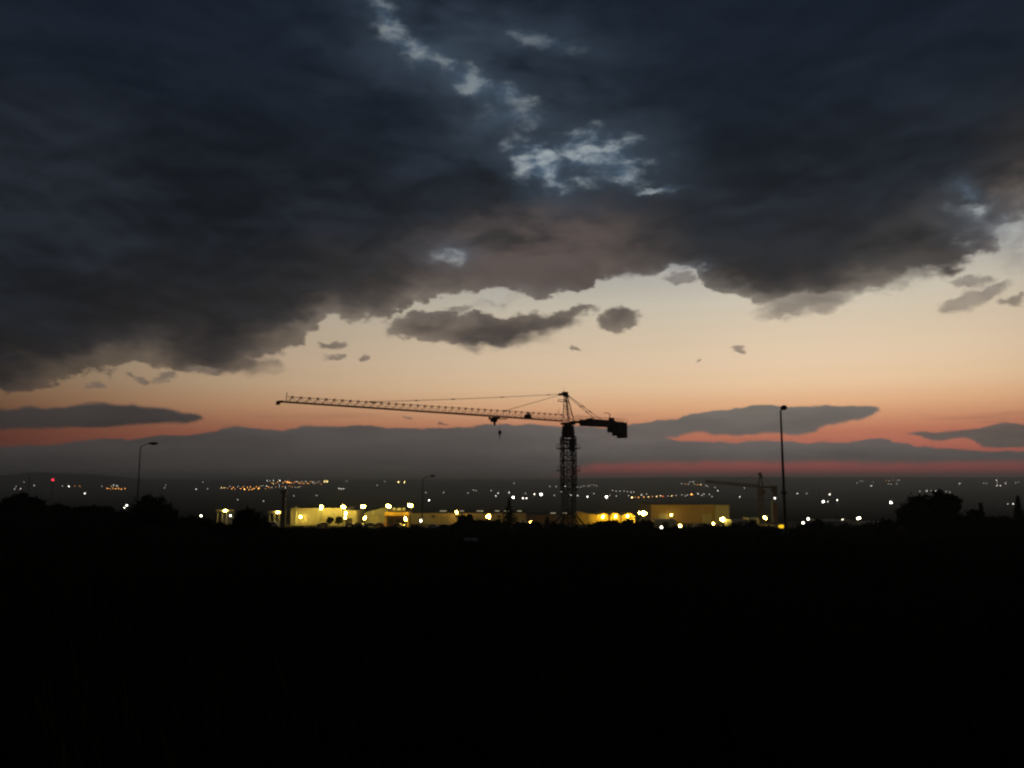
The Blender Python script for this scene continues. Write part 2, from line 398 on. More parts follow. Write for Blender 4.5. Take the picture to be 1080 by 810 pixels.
def thing(name, label, cat, loc=(0, 0, 0), rz=0.0, group=None):
    o = bpy.data.objects.new(name, None); COL.objects.link(o); o.location = loc; o.rotation_euler = (0, 0, rz); o.empty_display_size = 0.3
    return tag(o, label, cat, group)
def dup(o, loc, rz=0.0, label=None, scale=None):
    c = o.copy(); COL.objects.link(c); c.location = loc; c.rotation_euler = (0, 0, rz)
    if scale: c.scale = (scale,) * 3
    if label: c['label'] = label
    for ch in o.children:
        d = ch.copy(); COL.objects.link(d); d.parent = c
        for g in ch.children:
            h = g.copy(); COL.objects.link(h); h.parent = d
    return c
ORD = 'zeroth first second third fourth fifth sixth seventh eighth ninth tenth eleventh twelfth thirteenth fourteenth fifteenth sixteenth seventeenth eighteenth nineteenth twentieth'.split()
def ordinal(i):
    if i <= 20: return ORD[i]
    t = {2: 'twenty', 3: 'thirty', 4: 'forty'}[i // 10]
    return t + '-' + ORD[i % 10] if i % 10 else {2: 'twentieth', 3: 'thirtieth', 4: 'fortieth'}[i // 10]

# ------------------------------------------------------------------ terrain
PROF = [(0, 1.7), (15, 2.4), (40, 3.6), (80, 5.3), (125, 7.6), (170, 10.45), (220, 13.65), (255, 15.6), (300, 16.9), (340, 17.8), (400, 20.4), (600, 26), (1000, 34), (1500, 36.5),
        (1900, 37), (2300, 34), (2800, 27), (3300, 17), (3800, 8), (4300, 5), (5200, 8), (6500, -7), (8000, -23), (10500, -24)]
HILL = [(-1.2, 6), (-0.8, 18), (-0.66, 24), (-0.627, 34), (-0.607, 50), (-0.597, 47), (-0.53, 36), (-0.47, 10), (-0.40, 3), (-0.2, 1), (-0.05, 3), (0.06, 4), (0.12, 17), (0.3, 19), (0.42, 16), (0.5, 18), (0.7, 20), (1.2, 18)]
def lerp(t, x):
    if x <= t[0][0]: return t[0][1]
    for (a, va), (b, vb) in zip(t, t[1:]):
        if x <= b: return va + (vb - va) * (x - a) / (b - a)
    return t[-1][1]
def ss(a, b, x):
    t = max(0, min(1, (x - a) / (b - a))); return t * t * (3 - 2 * t)
def gz(x, y):
    yy = max(y, 0.0); r = math.hypot(x, y)
    d = lerp(PROF, yy); z = EYE - d
    u = x / max(y, 1.0)
    if y > 20:
        z += 2.3 * math.exp(-((y - 92) / 30.0) ** 2) * ss(-0.36, -0.47, u)
        z += 1.35 * math.exp(-((y - 92) / 34.0) ** 2) * ss(0.50, 0.60, u)
    if y > 2000: z += lerp(HILL, u) * math.exp(-((y - 4300) / 800.0) ** 2)
    k = min(1.0, r / 60.0)
    flat = 1.0 - ss(200, 240, y) * (1 - ss(380, 460, y))
    z += k * flat * 0.22 * mnoise.noise(Vector((x * 0.11, y * 0.06, 0.0)))
    z += min(1.0, r / 20) * flat * 0.05 * mnoise.noise(Vector((x * 0.6, y * 0.5, 4.0)))
    if y > 600: z += 4.0 * ss(600, 2000, y) * mnoise.noise(Vector((x * 0.0023, y * 0.0017, 9.0)))
    if y > 5500: z += 14.0 * ss(5500, 7800, y) * mnoise.noise(Vector((x * 0.00055, 3.3, 1.0)))
    return z
def terrain():
    ys = [-60, -40, -25, -12, -5, 0]
    y = 1.5
    while y < 10000: ys.append(y); y *= 1.028 if y < 500 else 1.022
    us = [-1.6, -1.3, -1.1, -0.95] + [-0.85 + 1.7 * i / 220 for i in range(221)] + [0.95, 1.1, 1.3, 1.6]
    V, Fc = [], []; n = len(us)
    for y in ys:
        for u in us:
            x = u * max(y, 0) + u * 45 * (1 if y < 60 else max(0, 1 - (y - 60) / 60.0))
            V.append((x, y, gz(x, y)))
    for j in range(len(ys) - 1):
        for i in range(n - 1): Fc.append((j * n + i, j * n + i + 1, (j + 1) * n + i + 1, (j + 1) * n + i))
    m = bpy.data.materials.new('ground_soil_and_dry_grass'); m.use_nodes = True; nt = m.node_tree; E.nt = nt
    b = nt.nodes['Principled BSDF']; b.inputs['Roughness'].default_value = 1.0; b.inputs['Specular IOR Level'].default_value = 0.0
    tc = nt.nodes.new('ShaderNodeTexCoord'); p = E(tc.outputs['Object'])
    sep = nt.nodes.new('ShaderNodeSeparateXYZ'); nt.links.new(p.s, sep.inputs[0]); yv = E(sep.outputs[1])
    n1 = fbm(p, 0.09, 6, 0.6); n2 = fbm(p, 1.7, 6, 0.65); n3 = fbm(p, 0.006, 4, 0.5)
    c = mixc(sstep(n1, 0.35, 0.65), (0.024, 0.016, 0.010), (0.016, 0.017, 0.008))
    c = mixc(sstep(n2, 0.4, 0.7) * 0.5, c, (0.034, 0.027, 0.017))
    vo = nt.nodes.new('ShaderNodeTexVoronoi'); vo.inputs['Scale'].default_value = 0.009; nt.links.new(p.s, vo.inputs['Vector'])
    fieldc = mixc(E(vo.outputs['Color']) if False else n3, (0.03, 0.034, 0.02), (0.09, 0.075, 0.05))
    c = mixc(sstep(yv, 480, 900), c, fieldc)
    asph = sstep(yv, 222, 240) * sstep(yv, 372, 362)
    c = mixc(asph * 0.9, c, mixc(sstep(n2, 0.3, 0.7), (0.09, 0.085, 0.075), (0.17, 0.15, 0.125)))
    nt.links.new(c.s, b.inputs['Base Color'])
    bp = nt.nodes.new('ShaderNodeBump'); bp.inputs['Distance'].default_value = 0.12; bp.inputs['Strength'].default_value = 0.6
    nt.links.new(n2.s, bp.inputs['Height']); nt.links.new(bp.outputs[0], b.inputs['Normal'])
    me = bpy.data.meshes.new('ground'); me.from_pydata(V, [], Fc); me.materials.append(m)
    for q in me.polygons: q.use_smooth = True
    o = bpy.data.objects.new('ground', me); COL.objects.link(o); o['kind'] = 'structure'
terrain()
def G(px, d, dz=0.0):
    x = (px - 540.0) / F / (CT + (405 - YH) / F * -ST * -1) if False else P(px, YH + 30, d).x
    return Vector((x, d, gz(x, d) + dz))

# ------------------------------------------------------------------ haze
hz = MB(); hz.box((0, 5050, 8), (36000, 10300, 110)); HZ = hz.build('haze', [])
HZ.data.materials.clear(); hm = bpy.data.materials.new('evening_haze'); hm.use_nodes = True; nt = hm.node_tree; nt.nodes.clear()
o_ = nt.nodes.new('ShaderNodeOutputMaterial'); pv = nt.nodes.new('ShaderNodeVolumePrincipled')
pv.inputs['Color'].default_value = (0.74, 0.90, 1.0, 1); pv.inputs['Density'].default_value = HAZE_D; pv.inputs['Anisotropy'].default_value = 0.5
nt.links.new(pv.outputs[0], o_.inputs['Volume']); HZ.data.materials.append(hm); HZ['kind'] = 'stuff'

# ------------------------------------------------------------------ tower crane
def lattice_mast(mb, w, z0, z1, bay, rc, rb, cx=0.0, cy=0.0):
    h = w / 2; cs = [(-h, -h), (h, -h), (h, h), (-h, h)]
    for x, y in cs: mb.tube((cx + x, cy + y, z0), (cx + x, cy + y, z1), rc, n=4)
    n = max(1, round((z1 - z0) / bay)); s = (z1 - z0) / n
    for k in range(n):
        a, b = z0 + k * s, z0 + (k + 1) * s
        for i in range(4):
            p, q = cs[i], cs[(i + 1) % 4]
            if k % 2: p, q = q, p
            mb.tube((cx + p[0], cy + p[1], a), (cx + q[0], cy + q[1], b), rb, n=4)
            mb.tube((cx + p[0], cy + p[1], b), (cx + q[0], cy + q[1], b), rb, n=4)
D1 = 125.0
def big_crane():
    base = P(600, 553, D1); base.z = gz(base.x, D1)
    t = thing('tower_crane', 'large tower crane with long lattice jib pointing left, standing before the lit yard', 'crane', base)
    def L(px, py, d=D1): return P(px, py, d) - base
    zj = L(598, 444.5).z               # jib foot height
    yawm = R(9)
    q = Matrix.Rotation(yawm, 3, 'Z')
    def rotmb(mb): mb.v = [tuple(q @ Vector(v)) for v in mb.v]; return mb
    zc0, zc1 = L(598, 518).z, L(598, 461).z
    m = MB(); lattice_mast(m, 1.75, 0.25, zc1 + 0.2, 1.25, 0.085, 0.05); lattice_mast(m, 0.75, 0.25, zc1, 1.25, 0.03, 0.025, 0.2, 0.2)
    rotmb(m).build('mast', M['crane_dark'], t)
    m = MB(); lattice_mast(m, 2.12, zc0, zc1, 0.95, 0.075, 0.06)
    for zz in (L(0, 496.5).z, L(0, 473).z):
        m.box((0, 1.06, zz), (3.3, 0.5, 0.12)); m.box((0, -1.06, zz), (3.3, 0.5, 0.12)); m.box((1.4, 0, zz), (0.5, 2.6, 0.12)); m.box((-1.4, 0, zz), (0.5, 2.6, 0.12))
        for sx in (-1.62, 1.62):
            for sy in (-1.25, 0, 1.25): m.tube((sx, sy, zz), (sx, sy, zz + 0.75), 0.03, n=4)
            m.tube((sx, -1.25, zz + 0.75), (sx, 1.25, zz + 0.75), 0.025, n=4)
    m.box((0.0, 0.0, zc1 - 0.45), (2.2, 2.2, 0.22)); m.box((0.3, -1.2, zc1 - 1.4), (0.8, 0.3, 1.7))
    rotmb(m).build('climbing_frame', M['crane_dark'], t)
    m = MB()
    for sx in (-1, 1):
        for sy in (-1, 1):
            a = q @ Vector((sx * 0.87, sy * 0.87, 0)); b = q @ Vector((sx * 2.2, sy * 2.2, 0))
            s_ = MB(); s_.tube((a.x, a.y, 2.1), (b.x, b.y, 0.2), 0.12, n=6); s_.build('base_strut', M['crane_dark'], t)
    m.box((0, 0, 0.0), (5.6, 5.6, 0.6), yawm); m.build('base_slab', M['concrete'], t)
    u = Vector((-0.30, -0.22, 0)).normalized(); # jib heading, level
    ang = math.atan2(u.y, u.x)
    up = thing('x', 'x', 'x'); del up['label']; del up['category']; up.name = 'slewing_top'; up.parent = t; up.rotation_euler = (0, 0, ang)
    # inside the slewing top: +x runs out along the jib
    def part(mb, name, m, par=None): return mb.build(name, m, par or up)
    zs = L(0, 461).z
    m = MB(); m.tube((0, 0, zs), (0, 0, zs + 0.55), 1.02, n=14); m.box((0, 0, zs + 1.15), (1.35, 1.35, 1.2)); m.box((0, 0, zj - 0.35), (1.75, 1.6, 0.35))
    m.tube((0, 0, zs + 0.5), (0, 0, zj - 0.3), 0.62, n=10)
    for k in range(8):
        a = k * math.pi / 4; m.tube((1.0 * math.cos(a), 1.0 * math.sin(a), zs + 0.5), (0.75 * math.cos(a), 0.75 * math.sin(a), zj - 0.2), 0.06, n=4)
    part(m, 'slewing_ring', M['crane_dark'])
    m = MB(); m.box((-0.55, -1.15, zs + 0.75), (0.95, 0.75, 1.25)); cab = part(m, 'cab', M['crane_dark'])
    m = MB(); m.box((-0.55, -1.535, zs + 0.95), (0.75, 0.02, 0.6)); m.box((-0.065, -1.15, zs + 0.95), (0.02, 0.6, 0.6)); part(m, 'cab_window', M['glass'], cab)
    # tower head
    za = L(594, 415).z
    m = MB(); ax = 0.55
    for sy in (-1, 1):
        m.tube((0.55, sy * 0.6, zj), (ax + 0.05, sy * 0.12, za), 0.07, n=5); m.tube((-0.75, sy * 0.6, zj), (ax - 0.35, sy * 0.12, za - 0.3), 0.08, n=5)
        for k in range(6):
            f0, f1 = k / 6, (k + 1) / 6
            A = Vector((0.55, sy * 0.6, zj)).lerp(Vector((ax + 0.05, sy * .12, za)), f0 if k % 2 else f1); B = Vector((-0.75, sy * 0.6, zj)).lerp(Vector((ax - 0.35, sy * .12, za - .3)), f1 if k % 2 else f0)
            m.tube(A, B, 0.035, n=4)
    for x_ in (0.55, -0.75):
        for k in range(5):
            f0 = k / 5; f1 = (k + 1) / 5
            T = Vector((ax if x_ > 0 else ax - 0.35, 0.12, za - (0 if x_ > 0 else .3)))
            A = Vector((x_, 0.6, zj)).lerp(T, f0); T2 = T.copy(); T2.y = -0.12; B = Vector((x_, -0.6, zj)).lerp(T2, f1)
            m.tube(A, B, 0.03, n=4)
    part(m, 'tower_head', M['crane_sky_tint'])
    m = MB(); m.box((ax - 0.1, 0, za - 0.15), (0.75, 0.4, 0.75)); m.tube((ax + 0.3, -.2, za - .1), (ax + 0.3, .2, za - .1), 0.32, n=12); m.tube((ax + .25, 0, za - .7), (ax + .25, 0, za + .7 + .3), 0.02, n=4)
    m.box((ax + 0.75, 0, za - 1.35), (1.5, 0.25, 0.08)); m.box((ax + 0.75, 0, za - 1.05), (1.2, 0.2, 0.05)); m.tube((ax + 1.4, 0, za - 1.35), (ax + 1.4, 0, za - 1.05), 0.03, n=4)
    part(m, 'head_block', M['crane_dark'])
    # jib: its tip is where the two sight lines say
    LJ = 46.7
    tipw = P(293.5, 423.6, D1 - LJ * 0.22 / math.hypot(.30, .22)) - base
    rise = (tipw.z - zj) / LJ
    def J(x, y, z): return (x, y, zj + x * rise + z)
    hgt = 1.02; wd = 0.62
    m = MB(); N = 40
    m.tube(J(0.6, wd, 0), J(LJ, wd, 0), 0.062, n=5); m.tube(J(0.6, -wd, 0), J(LJ, -wd, 0), 0.062, n=5)
    m.tube(J(0.8, 0, hgt * .98), J(LJ - 0.9, 0, hgt * .66), 0.04, n=5)
    xs = [0.8 + (LJ - 1.8) * k / N for k in range(N + 1)]
    for k in range(N):
        a, b = xs[k], xs[k + 1]; hm_ = hgt * (0.98 - 0.32 * (a + b) / 2 / LJ)
        for sy in (-1, 1):
            m.tube(J(a, sy * wd, 0), J((a + b) / 2, 0, hm_), 0.028, n=4); m.tube(J((a + b) / 2, 0, hm_), J(b, sy * wd, 0), 0.038, n=4)
        m.tube(J(a, -wd, 0), J(a, wd, 0), 0.03, n=4); m.tube(J(a, wd * (1 if k % 2 else -1), 0), J(b, wd * (-1 if k % 2 else 1), 0), 0.025, n=4)
        m.box(J((a + b) / 2, 0, hm_ + 0.06), (0.22, 0.18, 0.12))
    m.box(J(LJ, 0, -0.02), (0.5, 1.4, 0.22)); m.tube(J(LJ - .75, 0, 0), J(LJ - .85, 0, 1.25), 0.05, n=4); m.box(J(LJ + 0.25, 0, -0.2), (0.3, 0.6, 0.4))
    m.tube(J(1.9, 0, .9), J(1.9, 0, 1.75), 0.04, n=4)
    jib = part(m, 'jib', M['crane_sky_tint'])
    m = MB(); m.box(J(0.5 + LJ / 2, 0.33, 0.08), (LJ - 2, 0.16, 0.02)); part(m, 'walkway', M['crane_dark'], jib)
    def xat(px):                        # distance along the jib whose sight line is px
        lo, hi = -16.0, LJ + 2
        for _ in range(50):
            mid = (lo + hi) / 2; w_ = base + u * mid
            sx = 540 + F * w_.x / w_.y * (1.0)
            # pixel column at this height
            c_ = w_ - Vector((0, 0, EYE)); c_.z = zj + base.z - EYE
            dep = c_.y * CT + c_.z * ST; sx = 540 + F * c_.x / dep
            if sx > px: lo = mid
            else: hi = mid
        return lo
    apex = Vector((ax + 0.4, 0, za - 0.15))
    for px, f_, lab in ((393, 0.86, 'longer'), (533, 0.97, 'shorter')):
        m = MB(); xe = xat(px); e = Vector(J(xe, 0, hgt * (0.98 - 0.32 * xe / LJ) + 0.08))
        mid = apex.lerp(e, 0.5) - Vector((0, 0, 0.22 if px < 500 else 0.05)); pr = apex
        pts = [apex * (1 - t_) ** 2 + mid * 2 * t_ * (1 - t_) + e * t_ * t_ for t_ in [k / 10 for k in range(11)]]
        for a, b in zip(pts, pts[1:]): m.tube(a, b, 0.035, n=5)
        for t_ in ((0.02, 0.09, 0.36, 0.62, 0.8) if px < 500 else (0.04,)):
            i = t_ * 10; k = min(9, int(i)); c = pts[k].lerp(pts[k + 1], i - k); d_ = (e - apex).normalized(); m.tube(c - d_ * .28, c + d_ * .28, 0.075 if t_ > .05 else .16, n=5)
        m.box(e - Vector((0, 0, .05)), (0.9 if px < 500 else .4, .25, .2))
        part(m, 'pendant_rod', M['cable'])
    # trolley under the jib
    xt = xat(521); x2 = xat(527.2)
    m = MB(); m.box(J(xt, 0, -0.32), (1.1, 1.3, 0.26)); m.box(J(xt - 1.0, .75, -0.36), (1.5, 0.5, 0.10)); m.box(J(xt, 0, -0.62), (0.8, .7, .4))
    for sy in (-.62, .62):
        for dx in (-.4, .4): m.tube(J(xt + dx, sy - .05, -.12), J(xt + dx, sy + .05, -.12), .1, n=8)
    m.tube(J(xt - 0.1, 0, -0.8), J(xt - 0.12, 0, -1.35), 0.22, 0.12, n=8)
    for sx in (-1.7, -.4): m.tube(J(xt + sx, 1.0, -.36), J(xt + sx, 1.0, .2), 0.025, n=4)
    trol = part(m, 'trolley', M['crane_dark'])
    m = MB(); zk = L(526, 455).z * 0.955
    zk = (P(526.5, 455, (base + u * x2).y) - base).z
    m.tube((x2, 0, zk + .1), (x2, 0, zk - .45), 0.20, n=10); m.tube((x2, -.08, zk - .1), (x2, .08, zk - .1), .26, n=12); m.tube((x2, 0, zk - .4), (x2, 0, zk - .85), 0.1, 0.06, n=6)
    m.tube((x2, 0, zk - .85), (x2 + .12, 0, zk - 1.0), .05, n=5); m.tube((x2 + .12, 0, zk - 1.0), (x2, 0, zk - 1.12), .05, n=5)
    hb = part(m, 'hook_block', M['crane_dark'])
    m = MB(); m.tube((x2 + .1, .12, zk), J(x2 + .1, .12, -.3), 0.008, n=4); m.tube((x2 - .1, -.12, zk), J(x2 - .1, -.12, -.3), 0.008, n=4); part(m, 'hoist_rope', M['cable'], hb)
    m = MB(); xm = xat(557); m.box(J(xm, 0, .35), (.62, .9, .62)); m.tube(J(xm + .1, -.5, .35), J(xm + .1, .5, .35), .3, n=10); m.box(J(xm - .1, 0, .85), (.4, .5, .2)); part(m, 'trolley_winch', M['crane_dark'])
    # counter jib
    def X(px): return xat(px)
    x0, xe = X(604), X(658.5)
    m = MB(); m.box(((x0 + xe) / 2, 0.6, zj - 0.02), (abs(xe - x0), .18, .3)); m.box(((x0 + xe) / 2, -0.6, zj - .02), (abs(xe - x0), .18, .3))
    m.box(((x0 + xe) / 2, 0, zj + .1), (abs(xe - x0), 1.1, .05))
    n = 14
    for k in range(n + 1):
        xx = x0 + (xe - x0) * k / n; m.tube((xx, -.68, zj), (xx, -.68, zj + 0.95), .025, n=4); m.tube((xx, .68, zj), (xx, .68, zj + .95), .025, n=4)
    for zz in (.5, .95):
        for sy in (-.68, .68): m.tube((x0, sy, zj + zz), (xe, sy, zj + zz), .022, n=4)
    cj = part(m, 'counter_jib', M['crane_dark'])
    m = MB(); xa, xb = X(614.5), X(646)
    m.box(((xa + xb) / 2, -.74, zj - .02), (abs(xb - xa), .06, 1.06)); m.box(((xa + xb) / 2, .74, zj - .02), (abs(xb - xa), .06, 1.06)); part(m, 'side_panel', M['crane_dark'], cj)
    m = MB(); m.box(((xa + xb) / 2 - .6, 0, zj + .3), (2.6, 1.0, .55)); m.tube(((xa + xb) / 2 + 1.6, -.5, zj + .42), ((xa + xb) / 2 + 1.6, .5, zj + .42), .33, n=12); part(m, 'hoist_winch', M['crane_dark'], cj)
    for pa, pb, yb in ((643.6, 648.4, 456), (648.6, 653.4, 459.4), (653.6, 658.2, 462)):
        m = MB(); a, b = X(pa), X(pb); c = (a + b) / 2; zb = (P(650, yb, (base + u * c).y) - base).z; zt = zj + 0.28
        m.box((c, 0, (zb + zt) / 2), (abs(a - b), 1.5, zt - zb)); m.box((c, 0, zt + .08), (abs(a - b) * .7, .3, .12)); part(m, 'counterweight', M['concrete'] if False else M['crane_dark'])
    m = MB(); xd = X(642); m.tube((xd, .3, zj), (xd, .3, zj + 1.5), .07, n=5); m.tube((xd, .3, zj + 1.5), (xd + .25, .3, zj + 1.72), .06, n=5); m.tube((xd + .25, .3, zj + 1.72), (xd + 1.35, .3, zj + 1.75), .05, n=5)
    m.box((xd - .45, .2, zj + .75), (.85, .5, .5)); part(m, 'davit', M['crane_dark'], cj)
    for sy in (-.35, .35):
        m = MB(); a = Vector((ax - .3, sy * .4, za - .2)); b = Vector((X(632.5), sy * 1.6, zj + .45)); m.tube(a, b, .045, n=5)
        for f_ in (.03, .45, .66): c = a.lerp(b, f_); d_ = (b - a).normalized(); m.tube(c - d_ * .3, c + d_ * .3, .09, n=5)
        part(m, 'tie_rod', M['crane_dark'])
    # flatten: the slewing top is only a frame of reference, its parts belong to the crane
    bpy.context.view_layer.update()
    for ch in list(up.children):
        ch.parent = t; ch.matrix_parent_inverse = Matrix(); ch.rotation_euler = (0, 0, ang)
    bpy.data.objects.remove(up)
big_crane()
def small_crane():
    D = 320.0; base = P(803, 550, D); base.z = gz(base.x, D)
    t = thing('tower_crane', 'smaller distant tower crane, dark and unlit, behind the tall lamp post', 'crane', base)
    def L(px, py): return P(px, py, D) - base
    zj = L(803, 514.5).z
    m = MB(); lattice_mast(m, 1.7, 0, zj - .4, 1.7, .17, .10); m.build('mast', M['crane_dark'], t)
    m = MB(); m.tube((0, 0, zj - 3.0), (0, 0, zj - .3), 1.25, n=10); m.box((.9, -1.4, zj - 1.7), (1.4, 1.0, 1.7)); m.build('slewing_ring', M['crane_dark'], t)
    tip = L(744, 509.0); 
    m = MB(); u = tip - Vector((0, 0, zj)); N = 26; yv = Vector((0, 1, 0)); zv = Vector((0, 0, 1)); o = Vector((0, 0, zj))
    for sy in (-.6, .6): m.tube(o + yv * sy, o + u + yv * sy, .16, n=4)
    m.tube(o + zv * 1.3, o + u + zv * .9, .12, n=4)
    for k in range(N):
        a, b = k / N, (k + 1) / N
        for sy in (-.6, .6): m.tube(o + u * a + yv * sy, o + u * (a + b) / 2 + zv * 1.2, .08, n=4); m.tube(o + u * (a + b) / 2 + zv * 1.2, o + u * b + yv * sy, .08, n=4)
    m.build('jib', M['crane_dark'], t)
    ap = L(801.5, 499.5); m = MB()
    for sy in (-.6, .6):
        m.tube((-.7, sy, zj), ap + Vector((0, sy * .2, 0)), .18, n=4); m.tube((1.1, sy, zj), ap + Vector((.3, sy * .2, 0)), .18, n=4)
    m.box(ap + Vector((0, 0, -.2)), (1.3, .8, 1.2)); m.box(ap + Vector((.5, 0, -1.2)), (.8, .6, .8)); m.build('tower_head', M['crane_dark'], t)
    ce = L(818.5, 513.5); m = MB(); m.box((ce.x / 2, 0, zj + .3), (ce.x, 1.5, .9)); cj = m.build('counter_jib', M['crane_dark'], t)
    m = MB(); m.box((ce.x - .9, 0, zj - .4), (2.0, 1.5, 2.4)); m.box((ce.x - .5, 0, zj - 2.5), (1.3, 1.5, 2.0)); m.build('counterweight', M['crane_dark'], t)
    m = MB(); m.tube(ap, (ce.x * .8, 0, zj + .7), .07, n=4); m.build('tie_rod', M['cable'], t)
    m = MB(); m.tube(ap, o + u * .6 + zv * 1.1, .06, n=4); m.build('pendant_rod', M['cable'], t)
small_crane()

# ------------------------------------------------------------------ unlit street lamps on the slope
def post_lamp(px, d, top_y, arm, label, rot, thick=1.0, collar=None):
    b = G(px, d); t = thing('street_lamp', label, 'street lamp', b, rot, 'unlit street lamps on the dark slope')
    h = P(px, top_y, d).z - b.z
    m = MB(); m.tube((0, 0, -.2), (0, 0, h * .5), .105 * thick, .085 * thick, 8); m.tube((0, 0, h * .5), (0, 0, h), .085 * thick, .055 * thick, 8); m.tube((0, 0, 0), (0, 0, .5), .17 * thick, .15 * thick, 8)
    if collar: m.tube((0, 0, collar - .12), (0, 0, collar + .12), .2 * thick, n=8)
    m.build('pole', M['pole'], t)
    ax, az = arm; m = MB(); pr = Vector((0, 0, h))
    for k in range(1, 6):
        f = k / 5; c = Vector((ax * f, 0, h + az * math.sin(f * math.pi / 2))); m.tube(pr, c, .045 * thick, n=6); pr = c
    m.build('arm', M['pole'], t)
    m = MB(); m.ball((ax + .35, 0, h + az + .02), 1, 12, 8, (.62, .2 * thick, .17 * thick)); m.box((ax - .1, 0, h + az), (.4, .16, .12)); hd = m.build('lamp_head', M['lampbody'], t)
    m = MB(); m.ball((ax + .4, 0, h + az - .1), 1, 10, 6, (.38, .15, .09)); m.build('lens', M['glass'], hd)
post_lamp(144.5, 100, 471.5, (1.25, .45), 'unlit street lamp with curved arm, rising beside the rounded dark tree', 0.0, 0.95)
post_lamp(445.5, 185, 505.5, (1.9, .75), 'short unlit street lamp seen before the long low lit building', 0.0, 1.6)
post_lamp(827.5, 80, 433.5, (1.0, .2), 'tallest unlit lamp post, its head end-on, right of the small crane', R(-95), 1.5, 4.1)

# ------------------------------------------------------------------ trees
def leaves(mb, c, rad, n, size, rg, flat=1.0):
    for _ in range(n):
        while True:
            p = Vector((rg.uniform(-1, 1), rg.uniform(-1, 1), rg.uniform(-1, 1)))
            if .25 < p.length < 1: break
        p = Vector((p.x * rad[0], p.y * rad[1], p.z * rad[2])) + Vector(c)
        a = Vector((rg.gauss(0, 1), rg.gauss(0, 1), rg.gauss(0, 1) * flat)).normalized(); b = a.orthogonal().normalized()
        b.rotate(Matrix.Rotation(rg.uniform(0, 6.3), 3, a)); s = size * rg.uniform(.6, 1.3)
        mb.quad(p, b * s, a.cross(b) * s * .55)
def tree(name, label, cat, px, d, lobes, n, leaf, seed, group, mtl='leaf', trunk=.12):
    """lobes: (px, py, rx_px, ry_px) silhouettes of the leaf masses; depth is made up at the same size"""
    rg = random.Random(seed); b = G(px, d); t = thing(name, label, cat, b, 0, group)
    k = d / F; cr = MB(); tr = MB(); tot = sum(l[2] * l[3] for l in lobes); top = Vector((0, 0, 0))
    cs = []
    for (lx, ly, rx, ry) in lobes:
        c = P(lx, ly, d) - b; c.y += rg.uniform(-.3, .3) * rx * k; cs.append(c)
        cnt = int(n * lx * 0 + n * (rx * ry) / tot); sub = max(3, int(cnt / 90))
        for _ in range(sub):
            th = rg.uniform(0, 6.283); ph = math.acos(rg.uniform(-1, 1)); rr = rg.uniform(.45, .95)
            q = c + Vector((math.sin(ph) * math.cos(th) * rx * k * rr, math.sin(ph) * math.sin(th) * rx * k * rr, math.cos(ph) * ry * k * rr))
            s = rg.uniform(.16, .40) * min(rx, ry) * k + leaf; leaves(cr, q, (s * 1.15, s * 1.15, s * .85), 90, leaf, rg)
        leaves(cr, c, (rx * k * .85, rx * k * .85, ry * k * .85), cnt // 4, leaf * 1.3, rg)
        for _ in range(max(6, int((rx + ry) * 1.1))):          # twigs that stand out of the outline
            th = rg.uniform(0, 6.283); ph = math.acos(rg.uniform(-.3, 1)); q0 = Vector((math.sin(ph) * math.cos(th) * rx * k, math.sin(ph) * math.sin(th) * rx * k, math.cos(ph) * ry * k))
            e = c + q0 * rg.uniform(1.05, 1.38); cr.tube(c + q0 * .6, e, .02, .008, 4)
            for j in range(9):
                pp = (c + q0 * .8).lerp(e, rg.random()) + Vector((rg.gauss(0, .08), rg.gauss(0, .08), rg.gauss(0, .08))); a = Vector((rg.gauss(0, 1), rg.gauss(0, 1), rg.gauss(0, 1))).normalized(); bb = a.orthogonal().normalized()
                cr.quad(pp, bb * leaf * rg.uniform(.7, 1.4), a.cross(bb) * leaf * .5)
    low = min(c.z for c in cs)
    tr.tube((0, 0, -.3), (0, 0, max(.4, low)), trunk, trunk * .6, 8)
    for c in cs:
        tr.tube((0, 0, max(.2, low * .5)), c, trunk * .5, trunk * .15, 6)
        for _ in range(3):
            e = c + Vector((rg.uniform(-1, 1), rg.uniform(-1, 1), rg.uniform(.1, 1))) * min(1.2, c.length * .35); tr.tube(c, e, trunk * .2, trunk * .06, 5)
    tr.build('trunk', M['bark'], t); cr.build('crown', M[mtl], t, fix=False)
    return t
def conifer(label, px, top_y, base_y, d, wpx, seed, group, n=70, bare=.12, name='conifer_tree', power=1.0):
    rg = random.Random(seed); b = G(px, d); t = thing(name, label, 'tree', b, 0, group)
    k = d / F; h = (P(px, top_y, d) - b).z; w = wpx * k / 2
    tr = MB(); tr.tube((0, 0, -.3), (0, 0, h * .98), .05 * h ** .6, .015, 7); tr.build('trunk', M['bark'], t)
    cr = MB()
    for i in range(n):
        f = (i + rg.random()) / n; z = h * (bare + (1 - bare) * f); L = w * ((1 - f) ** power) * rg.uniform(.42, 1.22) + .05
        th = i * 2.4 + rg.uniform(-.4, .4); dr = Vector((math.cos(th), math.sin(th), 0)); m_ = max(3, int(L / .16))
        for j in range(m_ * 3):
            g = rg.random(); p = dr * (L * g) + Vector((rg.gauss(0, .07), rg.gauss(0, .07), z - L * .28 * g * g + L * .12 * g + rg.gauss(0, .06)))
            a = Vector((rg.gauss(0, 1), rg.gauss(0, 1), rg.gauss(0, 1))).normalized(); s = .11 * k / .15 * rg.uniform(.6, 1.2)
            s = max(.09, min(.3, .8 * k)) * rg.uniform(.6, 1.2); bb = a.orthogonal().normalized(); cr.quad(p, bb * s, a.cross(bb) * s * .5)
    cr.build('crown', M['needle'], t, fix=False)
    return t
TG = 'dark trees on the near slope'; SG = 'dark bushes along the slope'
